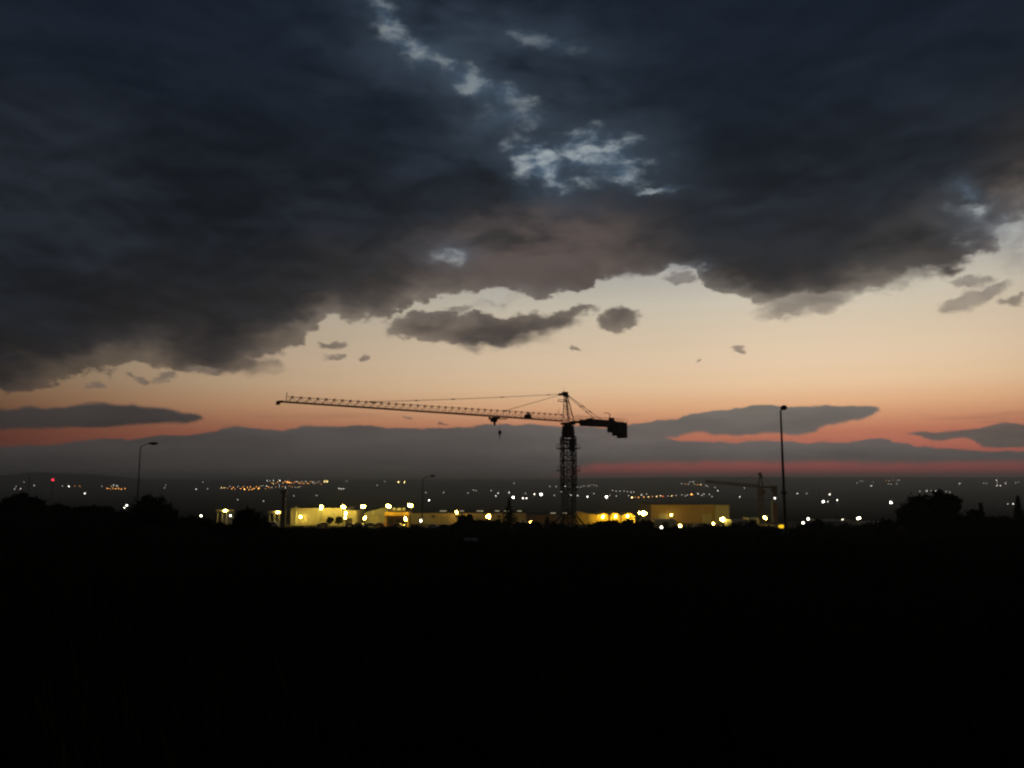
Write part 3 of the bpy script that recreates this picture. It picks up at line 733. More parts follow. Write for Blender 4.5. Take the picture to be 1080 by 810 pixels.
tree('round_tree', 'round dome-shaped dark tree at the foot of the left lamp post', 'tree', 163, 70, [(163, 546, 21, 22), (153, 550, 14, 16), (174, 552, 15, 18), (164, 556, 22, 14)], 9000, .10, 1, TG)
tree('round_tree', 'dark blunt-topped tree between the left lamp post and the lit warehouses', 'tree', 262, 62, [(262, 548, 13, 12), (256, 556, 12, 14), (269, 557, 12, 14), (262, 562, 14, 12)], 7000, .09, 2, TG)
tree('broad_tree', 'broad low dark tree at the far left beneath the hill', 'tree', 24, 82, [(22, 533, 13, 11), (33, 536, 10, 10), (8, 538, 12, 10), (24, 544, 20, 12)], 6500, .12, 3, TG)
tree('broad_tree', 'biggest dark tree with three uneven crowns, right of the tall lamp post', 'tree', 982, 82, [(990, 529, 10, 11), (969, 533, 11, 11), (1007, 532, 8, 8), (958, 541, 9, 9), (984, 541, 20, 11), (972, 551, 22, 9), (998, 549, 14, 9), (955, 551, 8, 7)], 15000, .11, 4, TG)
tree('bush', 'small rounded bush just right of the biggest dark tree', 'bush', 1028, 84, [(1028, 544, 7, 6), (1024, 549, 8, 5), (1034, 549, 7, 5)], 2500, .11, 5, SG)
conifer('thin pointed dark tree beside the small rounded bush', 1034.5, 531, 552, 86, 3.5, 21, TG, 60, .05)
conifer('pointed dark tree at the right edge of the picture', 1074, 524, 556, 86, 17, 6, TG, 90, .05)
conifer('tall spiky conifer before the long low building, topmost spire of its row', 537, 525, 562, 150, 30, 7, TG, 84, .06, power=1.2)
conifer('small pointed conifer left of the big crane base', 577, 546, 562, 148, 14, 8, TG, 60, .05)
for i, (px, d, lobes, lab) in enumerate([
    (492, 120, [(492, 552, 8, 8), (484, 556, 8, 7), (500, 555, 7, 7), (489, 548, 4, 5)], 'dark bush under the orange sodium lamp'),
    (472, 122, [(472, 560, 8, 6)], 'low dark bush beneath the end of the parked cars'),
    (513, 118, [(511, 559, 11, 9), (520, 557, 8, 9), (506, 554, 4, 5)], 'wide dark bush left of the spiky conifer'),
    (556, 116, [(552, 560, 9, 8), (562, 559, 8, 8), (567, 555, 4, 5)], 'dark bush right of the spiky conifer'),
    (590, 112, [(588, 562, 12, 8), (600, 563, 10, 7), (584, 556, 5, 5)], 'dark bush in front of the big crane base'),
    (608, 100, [(606, 566, 13, 9)], 'rounded dark bush lowest in front of the crane base'),
    (640, 118, [(634, 559, 12, 7), (646, 557, 9, 8), (640, 553, 4, 4)], 'dark bush below the yellow tents'),
    (672, 118, [(664, 558, 13, 8), (678, 557, 11, 9)], 'tall dark bush below the bright twin floodlights'),
    (735, 112, [(726, 563, 16, 6), (745, 561, 13, 7)], 'long dark bush below the ochre warehouse'),
    (785, 110, [(778, 560, 13, 7), (792, 559, 10, 8)], 'dark bush between the ochre warehouse and the small crane'),
    (858, 112, [(852, 560, 10, 7), (862, 556, 6, 8)], 'dark bush right of the yellow lit sign'),
    (915, 108, [(905, 560, 14, 6), (925, 559, 14, 7)], 'long dark bush left of the biggest dark tree'),
    (437, 124, [(437, 561, 10, 6), (446, 562, 9, 6)], 'low dark bush at the foot of the short street lamp'),
    (1050, 86, [(1050, 551, 12, 5), (1062, 551, 8, 5)], 'low bush between the two pointed trees at right'),
    (1015, 86, [(1014, 550, 8, 4)], 'tiny low bush touching the biggest dark tree'),
    (96, 90, [(90, 538, 10, 3), (106, 538, 12, 3)], 'low scrub on the dark ridge left of the lamp post'),
    (60, 90, [(56, 537, 10, 4), (68, 538, 8, 3)], 'low scrub beside the broad tree at far left'),
    (205, 84, [(200, 551, 12, 5), (214, 552, 10, 4)], 'low scrub right of the dome-shaped tree'),
    (348, 287, [(348, 549, 3.0, 3.4)], 'left of two little round shrubs before the cream warehouse'),
    (357.5, 287, [(357.5, 548.8, 3.4, 3.8)], 'right of two little round shrubs before the cream warehouse'),
    (318, 130, [(312, 560, 12, 4), (326, 561, 9, 4)], 'low scrub below the left end of the cream warehouse'),
    (372, 138, [(366, 560, 10, 4), (380, 560, 11, 5)], 'low scrub below the lit annexe'),
    (408, 132, [(403, 561, 9, 5), (414, 560, 8, 4)], 'low scrub below the left side of the kiosk'),
    (528, 116, [(528, 559, 10, 9)], 'dense dark bush at the foot of the spiky conifer'),
    (700, 116, [(696, 563, 10, 5), (708, 562, 9, 6)], 'dark bush below the left end of the ochre warehouse'),
    (762, 112, [(758, 561, 9, 6), (769, 562, 10, 5)], 'dark bush below the paler end block'),
    (815, 108, [(810, 562, 9, 6), (819, 563, 7, 5)], 'dark bush just left of the yellow lit sign'),
    (882, 110, [(876, 561, 10, 6), (889, 560, 9, 5)], 'dark bush below the small white lamp by the sheds'),
    (940, 90, [(938, 556, 9, 6), (929, 559, 8, 5)], 'dark bush at the left foot of the biggest tree'),
    (285, 72, [(280, 561, 12, 7), (292, 563, 10, 5)], 'low scrub right of the blunt-topped tree'),
    (233, 74, [(228, 560, 12, 6), (242, 561, 9, 6)], 'low scrub left of the blunt-topped tree')]):
    tree('bush', lab, 'bush', px, d, lobes, 1500 + 500 * len(lobes), .10 + d * .0004, 40 + i, SG)

def grass():
    rg = random.Random(77); mb = MB()
    for _ in range(26000):
        d = 4.0 * (60.0 ** rg.random()); u = rg.uniform(-.75, .75); x = u * d; z = gz(x, d)
        if mnoise.noise(Vector((x * .12, d * .08, 2.0))) < -.05 and rg.random() < .75: continue
        h = rg.uniform(.18, .5) * (1.0 + .9 * max(0, mnoise.noise(Vector((x * .07, d * .05, 7.0))))); w = .012 + d * .00035; th = rg.uniform(0, 6.283); l = Vector((math.cos(th), math.sin(th), 0))
        b = Vector((x, d, z - .03)); s_ = Vector((l.y, -l.x, 0)) * w; tip = b + l * h * rg.uniform(.1, .5) + Vector((0, 0, h)); md = b.lerp(tip, .55) + Vector((0, 0, h * .1))
        mb._add((b - s_, b + s_, md + s_ * .7, md - s_ * .7, tip), ((0, 1, 2, 3), (3, 2, 4)))
    o = mb.build('dry_grass', mat('dry_grass', (.03, .026, .012), .95, 0, .4, .5), fix=False); o['kind'] = 'stuff'
grass()

# ------------------------------------------------------------------ the lit yard
def wall_box(t, x0, x1, y0, y1, z0, z1, m, roofm, pitch=0.0, name='wall', over=.25):
    """a shed seen from above: walls and a roof slab or ridge"""
    mb = MB(); mb.box(((x0 + x1) / 2, (y0 + y1) / 2, (z0 + z1) / 2), (x1 - x0, y1 - y0, z1 - z0)); w = mb.build(name, m, t)
    mb = MB()
    if pitch: mb.prism([(y0 - over, z1 + .02), (y1 + over, z1 + .02), ((y0 + y1) / 2, z1 + pitch)], x0 - over, x1 + over, 'x')
    else: mb.box(((x0 + x1) / 2, (y0 + y1) / 2, z1 + .13), (x1 - x0 + 2 * over, y1 - y0 + 2 * over, .22))
    r = mb.build('roof', roofm, t)
    return w, r
def shed(name, label, px0, px1, topy, d, depth, m, roofm, pitch=0.0, cat='building', rz=0.0, group=None):
    c = G((px0 + px1) / 2, d); t = thing(name, label, cat, c, rz, group)
    w = (P(px1, topy, d) - P(px0, topy, d)).x / 2; h = P((px0 + px1) / 2, topy, d).z - c.z
    wall_box(t, -w, w, 0, depth, -.8, h, m, roofm, pitch)
    return t, w, h
def doors(t, xs, wd, hd, y=-.06, m=None, name='door'):
    for x in xs: b = MB(); b.box((x, y, hd / 2), (wd, .08, hd)); b.build(name, m or M['grey_clad'], t)
t, w, h = shed('warehouse', 'long cream warehouse brightly lit in yellow, leftmost of the lit buildings', 306.7, 361, 536, 300, 22, M['cream'], M['roof'], .55)
for px in (312.3,):
    b = MB(); x = (P(px, 540, 300) - t.location).x; b.box((x, -.12, h / 2 + .2), (.35, .2, h + .6)); b.build('corner_post', M['white'], t)
doors(t, [-5, 2.5, 9], 3.2, 3.4, m=M['pale'], name='roller_door')
b = MB(); b.box((0, -.05, h - .12), (2 * w - .1, .1, .18)); b.build('gutter', M['white'], t)
t, w, h = shed('annexe', 'lower pale annexe joined to the right end of the cream warehouse', 361.4, 376, 538.2, 301, 16, M['pale'], M['roof'], .3)
doors(t, [0], 2.4, 2.6, m=M['roof'])
# gabled hall
c = G(395, 306); t = thing('hall', 'dim grey gabled hall between the cream warehouse and the orange kiosk', 'building', c)
xs = [(P(p, y, 306) - c) for p, y in ((384.5, 541), (404, 535.5), (409, 536), (409, 552), (384.5, 552))]
b = MB(); b.prism([(v.x, max(v.z, -.8)) for v in xs], 0, 18); b.build('wall', M['grey_clad'], t)
b = MB(); a1, a2, a3 = xs[0], xs[1], xs[2]; b.prism([(a1.x - .4, a1.z + .02), (a2.x, a2.z + .02), (a3.x + .3, a3.z + .02), (a3.x + .3, a3.z + .3), (a2.x, a2.z + .3), (a1.x - .4, a1.z + .28)], -.4, 18.4); b.build('roof', M['roof'], t)
doors(t, [0], 3.4, 3.2, m=M['pale'])
b = MB(); b.box((-.5, -.16, 4.6), (.5, .3, 1.6)); b.build('flue', M['white'], t)
# orange kiosk
c = G(419.5, 290); t = thing('kiosk', 'kiosk under an orange-yellow fascia with a dark maroon recess', 'building', c)
k = 290 / F; z = lambda py: P(419.5, py, 290).z - c.z
hw = 12.5 * k
b = MB(); b.box((0, 3.2, z(543) / 2 - .3), (hw * 2 - .4, 5, z(543) + .6)); b.build('wall', M['maroon'], t)
b = MB(); b.box((0, 1.2, (z(543.6) + z(540.2)) / 2), (hw * 2, 7.5, z(540.2) - z(543.6))); b.build('fascia', M['orange'], t)
b = MB(); b.box((0, 2.5, z(539.2)), (hw * 2 - 2, 6, .5)); b.build('roof', M['roof'], t)
for sx in (-1, 1): b = MB(); b.box((sx * (hw - .35), -1.9, z(543.6) / 2), (.6, .6, z(543.6))); b.build('pillar', M['orange'], t)
for sx in (-2.6, 0, 2.6): b = MB(); b.box((sx, .62, 1.5), (1.8, .1, 1.8)); b.build('window', M['glass'], t)
for px_, w_ in ((415, 1.0), (420, 1.4), (425, .8)):
    b = MB(); x = (px_ - 419.5) * k; b.box((x, 2.5, z(537.2)), (w_, 1, .9)); b.build('roof_unit', M['white'], t)
# long low building
t, w, h = shed('long_building', 'long low building with a pale wall running right from the orange kiosk', 432.5, 555, 541.3, 312, 26, M['pale'], M['roof'], .9)
for i, px in enumerate((466, 486, 505.5, 524, 535, 548)):
    b = MB(); x = (P(px, 538, 312) - t.location).x; b.box((x, 6.2, h + .62), (1.7 if i % 2 else 2.6, 1.8, .3)); b.build('skylight', M['skylight'], t)
doors(t, [-18, -9, 4, 15], 3.2, 3.0, m=M['grey_clad'], name='roller_door')
for x in [-20 + 3.2 * i for i in range(12)]:
    if min(abs(x - q) for q in (-18, -9, 4, 15)) > 2.4: b = MB(); b.box((x, -.05, 2.9), (1.4, .06, .7)); b.build('window', M['glass'], t)
t, w, h = shed('workshop', 'orange-lit low workshop behind the base of the big crane', 556, 606, 543.3, 318, 18, M['ochre'], M['roof'], .8)
for px in (584, 596):
    b = MB(); x = (P(px, 541, 318) - t.location).x; b.box((x, 4.5, h + .62), (2.0, 1.6, .3)); b.build('skylight', M['skylight'], t)
b = MB(); b.box((3, -.06, 1.5), (3, .08, 3)); b.build('roller_door', M['grey_clad'], t)
b = MB(); b.tube((-2, -.3, 0), (-2, -.3, 5.2), .09, n=6); b.build('downpipe', M['roof'], t)
# canvas tents
def tent(px0, px1, topy, eavey, d, depth, label, skew=0.0):
    c = G((px0 + px1) / 2, d); t = thing('marquee_tent', label, 'tent', c, 0, 'yellow lit marquee tents')
    w = (px1 - px0) / 2 * d / F; he = P(540, eavey, d).z - c.z; ht = P(540, topy, d).z - c.z
    prof = []
    for i in range(9):
        f = -1 + 2 * i / 8; prof.append((f * w, he + (ht - he) * (math.cos(f * math.pi / 2) ** 1.15 if abs(f) < 1 else 0)))
    b = MB(); b.prism([(-w, -.6)] + [(-w + 0.0, he)] + prof[1:-1] + [(w, he), (w, -.6)], 0, depth); b.build('canvas', M['canvas'], t)
    for sx in (-1, 1): b = MB(); b.tube((sx * (w + .06), -.1, -.3), (sx * (w + .06), -.1, he), .09, n=6); b.build('pole', M['pole'], t)
    return t
c = G(618, 300); t = thing('marquee_tent', 'largest yellow tent with a long swooping side, just right of the crane base', 'tent', c, 0, 'yellow lit marquee tents')
pr = [(607.5, 542.6), (611.5, 540), (615, 540.7), (620, 541.8), (628, 543.2), (632, 542.6), (636, 541), (639, 541.4), (641.6, 543.4), (641.6, 553), (607.5, 553)]
pp = [(P(a, b_, 300) - c) for a, b_ in pr]
b = MB(); b.prism([(v.x, max(-.6, v.z)) for v in pp], 0, 12); b.build('canvas', M['canvas'], t)
for px in (620, 628):
    b = MB(); x = (P(px, 545, 300) - c).x; b.tube((x, -.06, -.2), (x, -.06, 3.3), .06, n=5); b.build('pole', M['pole'], t)
tent(643.2, 654.2, 540.6, 543.6, 302, 12, 'middle yellow tent with a rounded gable and a glowing lamp')
tent(655.4, 669.5, 541, 544.2, 306, 12, 'right-hand yellow tent with a low rounded roof beside the twin floodlights')
# ochre warehouse
t, w, h = shed('warehouse', 'tall plain ochre warehouse, the largest box right of the twin floodlights', 686.8, 754, 532.3, 322, 30, M['ochre'], M['roof'], 0)
b = MB(); b.box((0, -.06, h - .25), (2 * w - .1, .1, .45)); b.build('parapet', M['ochre'], t)
doors(t, [-8, 9.5], 3.6, 3.6, m=M['pale'], name='roller_door')
t2, w2, h2 = shed('stair_block', 'paler end block joined to the right of the ochre warehouse', 754.3, 769, 532.6, 320.5, 20, M['pale'], M['roof'], 0)
doors(t2, [-1], 1.4, 2.3, m=M['grey_clad'])
# silo
c = G(815.7, 330); t = thing('silo', 'slim pale upright silo with a rusty side, right of the small crane', 'silo', c)
hs = P(815.7, 528, 330).z - c.z
b = MB(); b.tube((-.55, 0, -.5), (-.55, 0, hs), .5, n=14); b.build('shell', M['white'], t)
b = MB(); b.box((.75, .1, hs / 2 - .3), (1.2, 1.0, hs - 1.2)); b.build('lift_shaft', M['rust'], t)
b = MB(); b.tube((.7, 0, hs - .4), (.7, 0, hs + .9), .05, n=5); lp = b.build('lamp_stem', M['pole'], t)
b = MB(); b.ball((.7, -.1, hs + 1.0), .36, 8, 6); b.build('lamp', M['far_w1'], lp)
# small filling-station like canopies at left
def canopy(px0, px1, topy, d, label, lampx):
    c = G((px0 + px1) / 2, d); t = thing('canopy', label, 'canopy', c); w = (px1 - px0) / 2 * d / F; h = P(540, topy, d).z - c.z
    b = MB(); b.box((0, 2.5, h - .35), (2 * w, 5.5, .7)); b.build('roof', M['pale'], t)
    for f in (-.8, -.1, .6): b = MB(); b.tube((f * w, .6, -.3), (f * w, .6, h - .7), .16, n=8); b.build('post', M['white'], t)
    x = (lampx - (px0 + px1) / 2) * d / F
    b = MB(); b.ball((x, -.75, h - .3), .42, 12, 8, (1.25, .7, .8)); b.build('lamp', M['yard_dim'], t)
    b = MB(); b.box((0, 5.4, h / 2 - .4), (2 * w, .2, h - .4)); b.build('back_wall', M['grey_clad'], t)
canopy(228, 241.5, 537.6, 280, 'small lit canopy on posts left of the blunt-topped tree', 238.3)
canopy(283, 297, 539.2, 270, 'small canopy with a lit right end beside the cream warehouse', 293.8)
# flat sheds in the dark at the right and middle
FG = 'low flat-roofed sheds beyond the yard'
for px0, px1, ty, d, lab in ((866, 884, 549.5, 250, 'low grey shed right of the two white lamps'), (885, 901, 550, 252, 'grey shed under the brightest white lamp at right'), (907, 948, 551.5, 240, 'longest low grey shed left of the biggest tree'),
                             (790, 800, 547.2, 300, 'pale little shed left of the small crane mast'), (771, 789, 549, 290, 'dim low shed right of the ochre warehouse'), (690, 713, 549.2, 268, 'low pale shed in front of the ochre warehouse')):
    tt, w, h = shed('shed', lab, px0, px1, ty, d, 9, M['grey_clad'], M['shed_roof'], .35, group=FG)
    doors(tt, [0], min(2.2, w), min(2.0, h * .8), m=M['roof'])
# lamps in the yard
LG = 'lit lamps in the yard'
def yard_lamp(px, py, d, r, m, label, kind='mast', foot=None):
    p = P(px, py, d); b0 = Vector((p.x, p.y, gz(p.x, p.y))); h = p.z - b0.z
    t = thing('yard_lamp', label, 'lamp', b0, 0, LG); r *= 0.72 if m != 'cool' else 0.66
    b = MB(); b.tube((0, .25, -.3), (0, .25, max(.3, h)), .11, .07, 8); b.tube((0, .25, 0), (0, .25, .25), .22, n=8); b.build('pole', M['pole'], t)
    b = MB(); b.box((0, .25, h + r * .75 + .08), (r * 1.6, .5, .12)); b.build('hood', M['lampbody'], t)
    rg = random.Random(int(px * 10)); n_ = 1 if r < .42 else 2 if r < .6 else 3
    f_ = {1: 1.0, 2: .74, 3: .62}[n_]; a0 = rg.uniform(0, 6.28)
    for q_ in range(n_):
        a_ = a0 + q_ * 6.283 / n_; e_ = 0 if n_ == 1 else r * .56
        b = MB(); b.ball((e_ * math.cos(a_) * 1.1, e_ * .3 * math.sin(a_ * 2), h + e_ * math.sin(a_)), r * f_, 12, 8); b.build('globe', M[m], t)
for a in [
    (317, 545.2, 297, .58, 'yard', 'low lamp at the left end of the cream warehouse wall'),
    (338.8, 535.2, 296, .80, 'yard', 'large bright lamp rising above the middle of the cream warehouse'),
    (362.2, 534.7, 297.5, .76, 'yard', 'bright high lamp where the cream warehouse meets its annexe'),
    (364.6, 541.4, 290, .62, 'yard', 'lamp just under the high lamp before the annexe'),
    (364.0, 546.2, 286, .48, 'yard_dim', 'lowest of the three stacked lamps before the annexe'),
    (383, 534.3, 298, .82, 'yard', 'big bright lamp at the left corner of the grey hall'),
    (384.8, 546.3, 288, .62, 'yard', 'low lamp before the left corner of the grey hall'),
    (409.8, 533.8, 286, .82, 'yard', 'big bright lamp at the left end of the orange kiosk roof'),
    (432.6, 533.2, 286, .82, 'yard', 'big bright lamp at the right end of the orange kiosk roof'),
    (427.7, 547.2, 281, .62, 'yard', 'low lamp before the right pillar of the orange kiosk'),
    (444, 549.2, 276, .58, 'cool', 'white lamp at the foot of the short street lamp'),
    (481.6, 540.3, 308, .62, 'sodium', 'orange lamp over the middle of the long low building'),
    (515.2, 544.8, 290, .95, 'sodium', 'largest orange sodium lamp, glowing left of the spiky conifer'),
    (527, 553.2, 262, .50, 'cool', 'small white lamp low beside the spiky conifer'),
    (559.8, 550.4, 280, .55, 'sodium', 'small orange lamp between the spiky conifer and the crane'),
    (636, 545.0, 297, .60, 'tentlamp', 'yellow lamp before the gable of the largest tent'),
    (649.4, 544.6, 299, .60, 'tentlamp', 'yellow lamp before the middle tent'),
    (662, 544.2, 302, .58, 'tentlamp', 'yellow lamp before the right-hand tent'),
    (674.6, 540.8, 300, .50, 'yard', 'smaller left lamp of the bright twin floodlights'),
    (679.3, 541.4, 300, 1.0, 'yard', 'larger right lamp of the bright twin floodlights'),
    (658.3, 555.2, 250, .42, 'cool', 'small white lamp below the middle tent'),
    (697.6, 556.2, 246, .52, 'cool', 'lower left small lamp below the ochre warehouse'),
    (717.3, 554.6, 250, .56, 'yard_dim', 'small yellowish lamp below the middle of the ochre warehouse'),
    (708, 543.2, 319, .50, 'yard_dim', 'lamp in front of the left part of the ochre warehouse wall'),
    (752.3, 552.3, 262, .48, 'yard_dim', 'small lamp left below the stair block'),
    (762, 547.8, 300, .95, 'yard', 'very bright lamp in front of the paler end block'),
    (806.8, 546, 300, .68, 'yard', 'bright yellow lamp beside the foot of the small crane'),
    (847, 551.3, 262, .50, 'cool', 'left and lower of the two white lamps right of the tall post'),
    (852.4, 547.3, 270, .52, 'cool', 'right and higher of the two white lamps right of the tall post'),
    (888.6, 548.6, 268, .46, 'cool', 'small white lamp over the low grey sheds'),
    (905.8, 546.6, 264, .66, 'cool', 'brightest white lamp at right, left of the biggest tree'),
    (212, 544, 285, .42, 'cool', 'small white lamp left of the small lit canopy'),
    (243, 543.8, 282, .40, 'cool', 'small white lamp at the right foot of the small lit canopy'),
]: yard_lamp(*a[:5], a[5])
# yellow lit sign near the tall post
c = G(824.7, 104); t = thing('lit_sign', 'small oval yellow lit sign by the foot of the tall lamp post', 'sign', c)
p = P(824.7, 555.2, 104) - c; b = MB(); b.ball(p, 1, 16, 8, (.50, .10, .23)); b.build('panel', M['sign'], t)
b = MB(); b.tube((p.x - .3, .14, -.2), (p.x - .3, .14, p.z), .03, n=6); b.build('leg', M['pole'], t); b = MB(); b.tube((p.x + .3, .14, -.2), (p.x + .3, .14, p.z), .03, n=6); b.build('leg', M['pole'], t)
# parked cars and vans
def make_car(label, paint, van=False):
    t = thing('parked_car' if not van else 'parked_van', label, 'car' if not van else 'van', group='vehicles parked in the yard')
    b = MB()
    if van: b.prism([(-2.4, .35), (2.4, .35), (2.45, .9), (2.2, 1.15), (1.6, 2.05), (1.3, 2.2), (-2.35, 2.2), (-2.45, 1.9)], -.95, .95)
    else:
        b.prism([(-2.1, .3), (2.1, .3), (2.15, .65), (1.95, .82), (1.0, .95), (-1.7, 1.0), (-2.1, .9), (-2.15, .6)], -.87, .87)
        b.prism([(1.0, .945), (.35, 1.42), (-1.1, 1.45), (-1.75, .995)], -.74, .74)
    body = b.build('body', paint, t)
    b = MB()
    if van: b.box((1.2, 0, 1.6), (.9, 1.93, .5)); 
    else: b.prism([(.8, 1.0), (.3, 1.36), (-1.05, 1.38), (-1.5, 1.02)], -.755, .755)
    b.build('side_window', M['glass'], t)
    for x in (-1.35, 1.35):
        for y in (-.8, .8): b = MB(); b.tube((x, y - .12, .32), (x, y + .12, .32), .33, n=12); b.build('wheel', M['tyre'], t)
    for y in (-.6, .6): b = MB(); b.box((2.14 if not van else 2.42, y, .66), (.06, .3, .16)); b.build('headlight', M['glass'], t)
    return t
spots = [(287, 546.5, 262, 0, True, 'pale van parked under the canopy beside the cream warehouse', 0), (341.5, 0, 284, 1, False, 'car parked before the middle of the cream warehouse', 4), (370.5, 0, 282, 0, False, 'pale car under the three stacked lamps', 0),
         (377.5, 0, 280, 1, False, 'dark car right of the three stacked lamps', 1), (392, 0, 279, 0, False, 'dark car before the grey hall', 3), (400, 0, 279, 1, False, 'reddish car left of the orange kiosk', 2),
         (421, 0, 272, 0, False, 'dark car before the maroon recess of the kiosk', 1), (458, 0, 262, 0, False, 'pale car under the left part of the long low building', 0), (470.5, 0, 262, 0, False, 'car parked right of the pale car by the long building', 4),
         (549.5, 0, 258, 1, True, 'tan-lit van left of the small orange lamp', 4), (737, 0, 262, 0, False, 'pale car below the ochre warehouse', 0), (744, 0, 263, 1, False, 'dark car below the ochre warehouse', 1), (855, 0, 128, .4, False, 'barely visible dark car below the two white lamps', 4)]
protos = {}
for px, _, d, rz, van, lab, pi in spots:
    g = G(px, d); o = make_car(lab, M['car%d' % pi], van); o.location = g; o.rotation_euler = (0, 0, rz * math.pi + rnd.uniform(-.25, .25))
# pale block lying on the near slope
c = G(497, 57); t = MB(); n = 8
for s in (-1, 1): pass
t.box((0, 0, .12), (1.05, .5, .16), .05); t.box((-.32, 0, .02), (.14, .45, .12), .05); t.box((.32, 0, .02), (.14, .45, .12), .05)
o = t.build('concrete_slab', mat('pale_concrete', (.62, .6, .55), .9)); o.location = c; tag(o, 'pale slab lying on the dark slope below the long low building', 'slab')
# dark unlit mast with a square head
c = G(299, 250); t = thing('unlit_mast', 'thick dark unlit mast with a square head, left of the cream warehouse', 'mast', c); h = P(299, 519, 250).z - c.z
b = MB(); b.tube((0, 0, -.3), (0, 0, h), .85, .5, 12); b.build('shaft', M['lampbody'], t)
b = MB(); b.box((0, 0, h + .25), (1.9, 1.2, .8)); b.box((0, 0, h - .4), (1.3, 1.3, .25)); b.build('head', M['lampbody'], t)

# ------------------------------------------------------------------ radio masts far out
def radio_mast(px, top_y, d, w, label, red):
    c = G(px, d); t = thing('radio_mast', label, 'mast', c, 0, 'distant radio masts'); h = P(px, top_y, d).z - c.z
    m = MB(); 
    for i in range(3):
        a = i * 2.094; m.tube((w * math.cos(a), w * math.sin(a), 0), (w * .35 * math.cos(a), w * .35 * math.sin(a), h), w * .22, n=4)
    n = 12
    for k in range(n):
        for i in range(3):
            a, b2 = i * 2.094, (i + 1) * 2.094; f0 = 1 - .65 * k / n; f1 = 1 - .65 * (k + 1) / n
            m.tube((w * f0 * math.cos(a), w * f0 * math.sin(a), h * k / n), (w * f1 * math.cos(b2), w * f1 * math.sin(b2), h * (k + 1) / n), w * .12, n=4)
    m.build('lattice', M['crane_dark'], t)
    if red: m = MB(); m.ball((0, 0, h + w), w * 1.15, 10, 8); m.build('beacon', M['red_beacon'], t)
radio_mast(53.6, 507, 1300, 1.5, 'radio mast with a red beacon on top, below the far-left hill', True)
radio_mast(29, 502, 1500, 2.0, 'dark radio mast without a light, left of the red beacon', False)
radio_mast(864.5, 513.5, 1500, 1.1, 'tiny dark mast above the white lamps right of the tall post', False)
radio_mast(642, 514, 1500, 1.4, 'tiny dark mast above the yellow tents', False)

# ------------------------------------------------------------------ far street lamps and lit windows of the plain
def far_depth(px, py, hgt):
    best = None; u = (px - 540.0) / F; d = 420.0
    while d < 4300:
        yy = P(px, py, d).z - gz(u * d, d)
        if best is None or abs(yy - hgt) < best[0]: best = (abs(yy - hgt), d)
        if abs(yy - hgt) < .6: return d
        d *= 1.012
    return best[1]
FAR = {}
def far_mesh(key):
    if key in FAR: return FAR[key]
    m = MB(); m.tube((0, .2, -9.0), (0, .2, .3), .10, .06, 5); m.box((0, .2, .9), (1.1, .9, .16)); m.cur = 1; m.ball((0, 0, 0), 1.0, 8, 6)
    o = m.build('far_street_lamp', [M['pole'], M['far_' + key]]); FAR[key] = o.data; COL.objects.unlink(o); bpy.data.objects.remove(o)
    return FAR[key]
cols = {'w': 'white', 'o': 'orange', 'y': 'yellow', 'r': 'reddish'}
def cluster(phrase, group, pts):
    pts = sorted(pts, key=lambda p: p[0])
    for i, p in enumerate(pts):
        px, py, key = p[:3]
        d = far_depth(px, py, 7.0); q = P(px, py, d)
        o = bpy.data.objects.new('far_street_lamp', far_mesh(key)); COL.objects.link(o); o.location = q
        s = d / 789.0 * (.40 if key[1] in '01' else .48 if key[1] == '2' else .85); o.scale = (s, s, s) if s > .35 else (.35,) * 3
        br = {'0': 'faint', '1': 'small', '2': 'bright', '3': 'very bright'}[key[1]]
        tag(o, '%s %s light, %s from left %s' % (br, cols[key[0]], ordinal(i + 1), phrase), 'street lamp', group)
def run(s): 
    out = []
    for tok in s.split():
        a = tok.split(','); out.append((float(a[0]), float(a[1]), a[2]))
    return out
cluster('in the scatter beneath the far-left hill', 'lights beneath the far-left hill', run('17,513,w0 15.5,515.8,w0 21.5,515.5,w1 36,512,w1 66,512.5,w0 72.5,513,w2 89.5,520.5,w2 107.5,512.6,w0 79,512.5,o0 84,512.8,o0 25.5,508.5,w0'))
cluster('in the orange patch near the leftmost post', 'orange patch left of the lamp post', run('113,515,o1 116,515.4,o1 119,515,o1 122,515.4,o1 125,515.2,o1 128,515.8,o1 132,515.2,o1 120,511.8,w1 123.5,512.3,w1 117.5,512.8,y0'))
cluster('between leftmost post and orange town', 'sparse lights beside the lamp post', run('133.8,533,w2 131.2,535.5,w1 173.5,514.5,w0 175,511.5,w0 207,516,w1 214,508.5,w0 219,515.5,w0'))
cluster('in lower band of orange town', 'lower band of the orange town', run('233.5,514.3,y1 236.5,514.6,y1 242.5,513,w0 244.5,515.6,o1 248,516,o0 251,513,w0 256.5,513.4,o1 258,516,o2 261,514.2,o1 264,513.6,o1 265.8,516,o1 270.5,513.3,o1 272.8,515.2,o2 275,512.6,w0 277.5,512,w0 281,512.6,w1 285,514.6,o0 287,514,w0 291,513.5,o0 294.5,513.5,w0 301,514,w1 305,512.5,o0 311.5,514,w0 314.5,514,y0 316.5,513.2,w0 239.8,514.9,o0 246.2,514.2,o1 253.8,515.4,o1 262.6,516.3,o1 268,515.2,o1 280,515.6,o0 283,513.2,o1 297.8,513.2,o0 308,513.4,o0'))
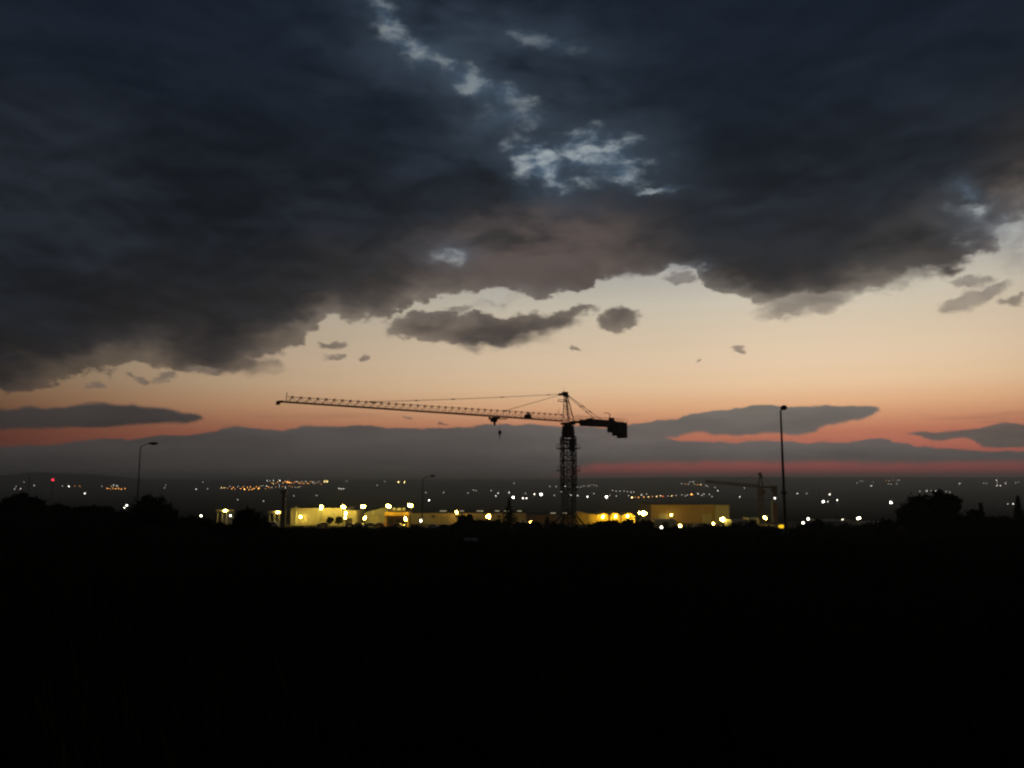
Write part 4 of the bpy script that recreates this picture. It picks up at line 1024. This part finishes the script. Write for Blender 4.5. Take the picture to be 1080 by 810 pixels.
cluster('in upper band of orange town', 'upper band of the orange town', run('282,507,w1 284.5,507,w0 288.5,507,w1 288,510,y1 291.5,509.5,o0 295,507,w2 294.5,512-,w0'.replace('512-', '511') + ' 303,508.4,o2 305.2,508.8,o2 307.3,509.2,o1 309.5,509.8,o0 313,507.8,w1 315,509.3,o1 317.5,509.3,o1 320,510,o1 322.5,507.6,w1 326,510.3,o0 330,508.5,w1 333,509.5,o0 336.3,508.2,w1 338.5,510.8,o0 342.4,507.8,y2 345,508,y2 298.6,509.2,o1 301,507.6,o1 311.4,508.4,o1 318.6,507.6,w0 324.4,509.4,o1 328,508,o1 331.6,510.4,w0 293.2,508.2,o1 286.4,509,o0'))
cluster('above the cream warehouse and kiosk', 'lights above the lit warehouses', run('250.5,527,w0 278,528.5,w0 301,526.5,w0 310,523,w0 334,522.5,w0 357.5,515.3,w1 360,515.6,w1 362.6,515.5,w1 365.5,507.5,w0 397.5,511.8,w0 406,508,w0 420.4,508.4,y2 426.4,508.4,y2 452.6,527.5,w2 449,519.5,w0 468,519.4,w0'))
cluster('over the long low building', 'lights over the long low building', run('493.5,520,w0 499.3,517,w0 502,517.3,w0 518,517.4,w0 523,523,w1 525.4,520,w1 537,519.5,w1 541.3,524.6,w3 542.4,509.6,w0 551.5,525.5,w2 555.3,525.5,w2 554.3,520.5,w0 563.5,521.2,w2 570.6,521.4,w3 580,513,w0 586.6,513,w0 592,518.5,w0 584.5,522.3,w0'))
cluster('beside the big crane mast', 'lights behind the crane mast', run('595.8,512.8,w1 602.2,522,w1 609.3,522.8,w1 619.6,523.8,w2 608.3,510,w0 609,513.4,w0 612.5,513.6,w0 616,512.4,w0 620.5,513,w0 622.6,511.6,w0 626,511.6,w0 629,512.5,w0 626.5,520.5,w0'))
cluster('in the dotted line over yellow tents', 'dotted line over the tents', run('639.7,524,w3 643.2,522.6,w0 650,523,w0 646,517.3,w0 650,518,w0 653.8,518,w0 658,518,w0 661.5,518.4,w0 665.5,519,w0 668.5,519,w0'))
cluster('in the road line above ochre warehouse', 'orange road line', run('663,523,w0 666.5,524.6,y2 670,524.2,o0 673.4,524.5,o1 676.6,522,w1 679,524.2,o1 684,524,y1 682,521,w0 688,523.8,o0 692.6,523.6,y1 696.6,522.8,y1 699.2,523.6,r1 704.5,523,w0 708.5,523,y1 713,522.4,w0 719,522,w0 722.6,523.4,w0 725,522,w0 729.3,521.5,o2 736,520.8,w1 740.5,522.2,w0 742.6,521,w0 748,521.4,w0 751,523.6,w0'))
cluster('in upper line left of small crane', 'upper line by the small crane', run('719,510,w0 723,510.4,o0 726,510.6,w0 727.6,508.4,w0 731,508.2,w1 732.4,510.6,y0 735.5,511.4,o0 739,511.2,y1 744.6,512,w0 746.5,512.8,w0 754,514,w0 757,517.4,w1 780,524,w1 785,514.6,w0'))
cluster('on the plain right of tallest post', 'lights right of the tall lamp post', run('816.8,516-,w0'.replace('516-', '534') + ' 841,520.2,w1 850.8,520.4,w0 868.2,529,w3 873.2,529,w1 875,521.5,w2 883,527.4,w2 904,509.2,w0 907.5,507.2,w0 910,507.4,w0 919,512.6,w1 921,508.3,w0 939.6,530,w3'))
cluster('in the far row above biggest tree', 'lights above the biggest tree', run('935,506.6,o0 938,507.2,w0 942,506.4,o0 946,506.8,w0 948.5,506.6,w0 937,510.4,w0 939.5,510.4,w0 946,510.2,w0 970,518,w0 977.5,517.6,w1 982,517.4,w0 987,517.4,w1 998,518.4,w0 1002,519,w0 1012,510,w1'))
cluster('at far right over pointed tree', 'lights at the far right', run('1037.5,509.5,w0 1040.5,509.6,w0 1051,506.6,w1 1051.6,509,w0 1051.3,512,w1 1055,512.2,w1 1060.5,509.6,w1 1071,509,w0 1074,508.4,w0 1068.5,531.6,w1 1063,531.4,w0'))
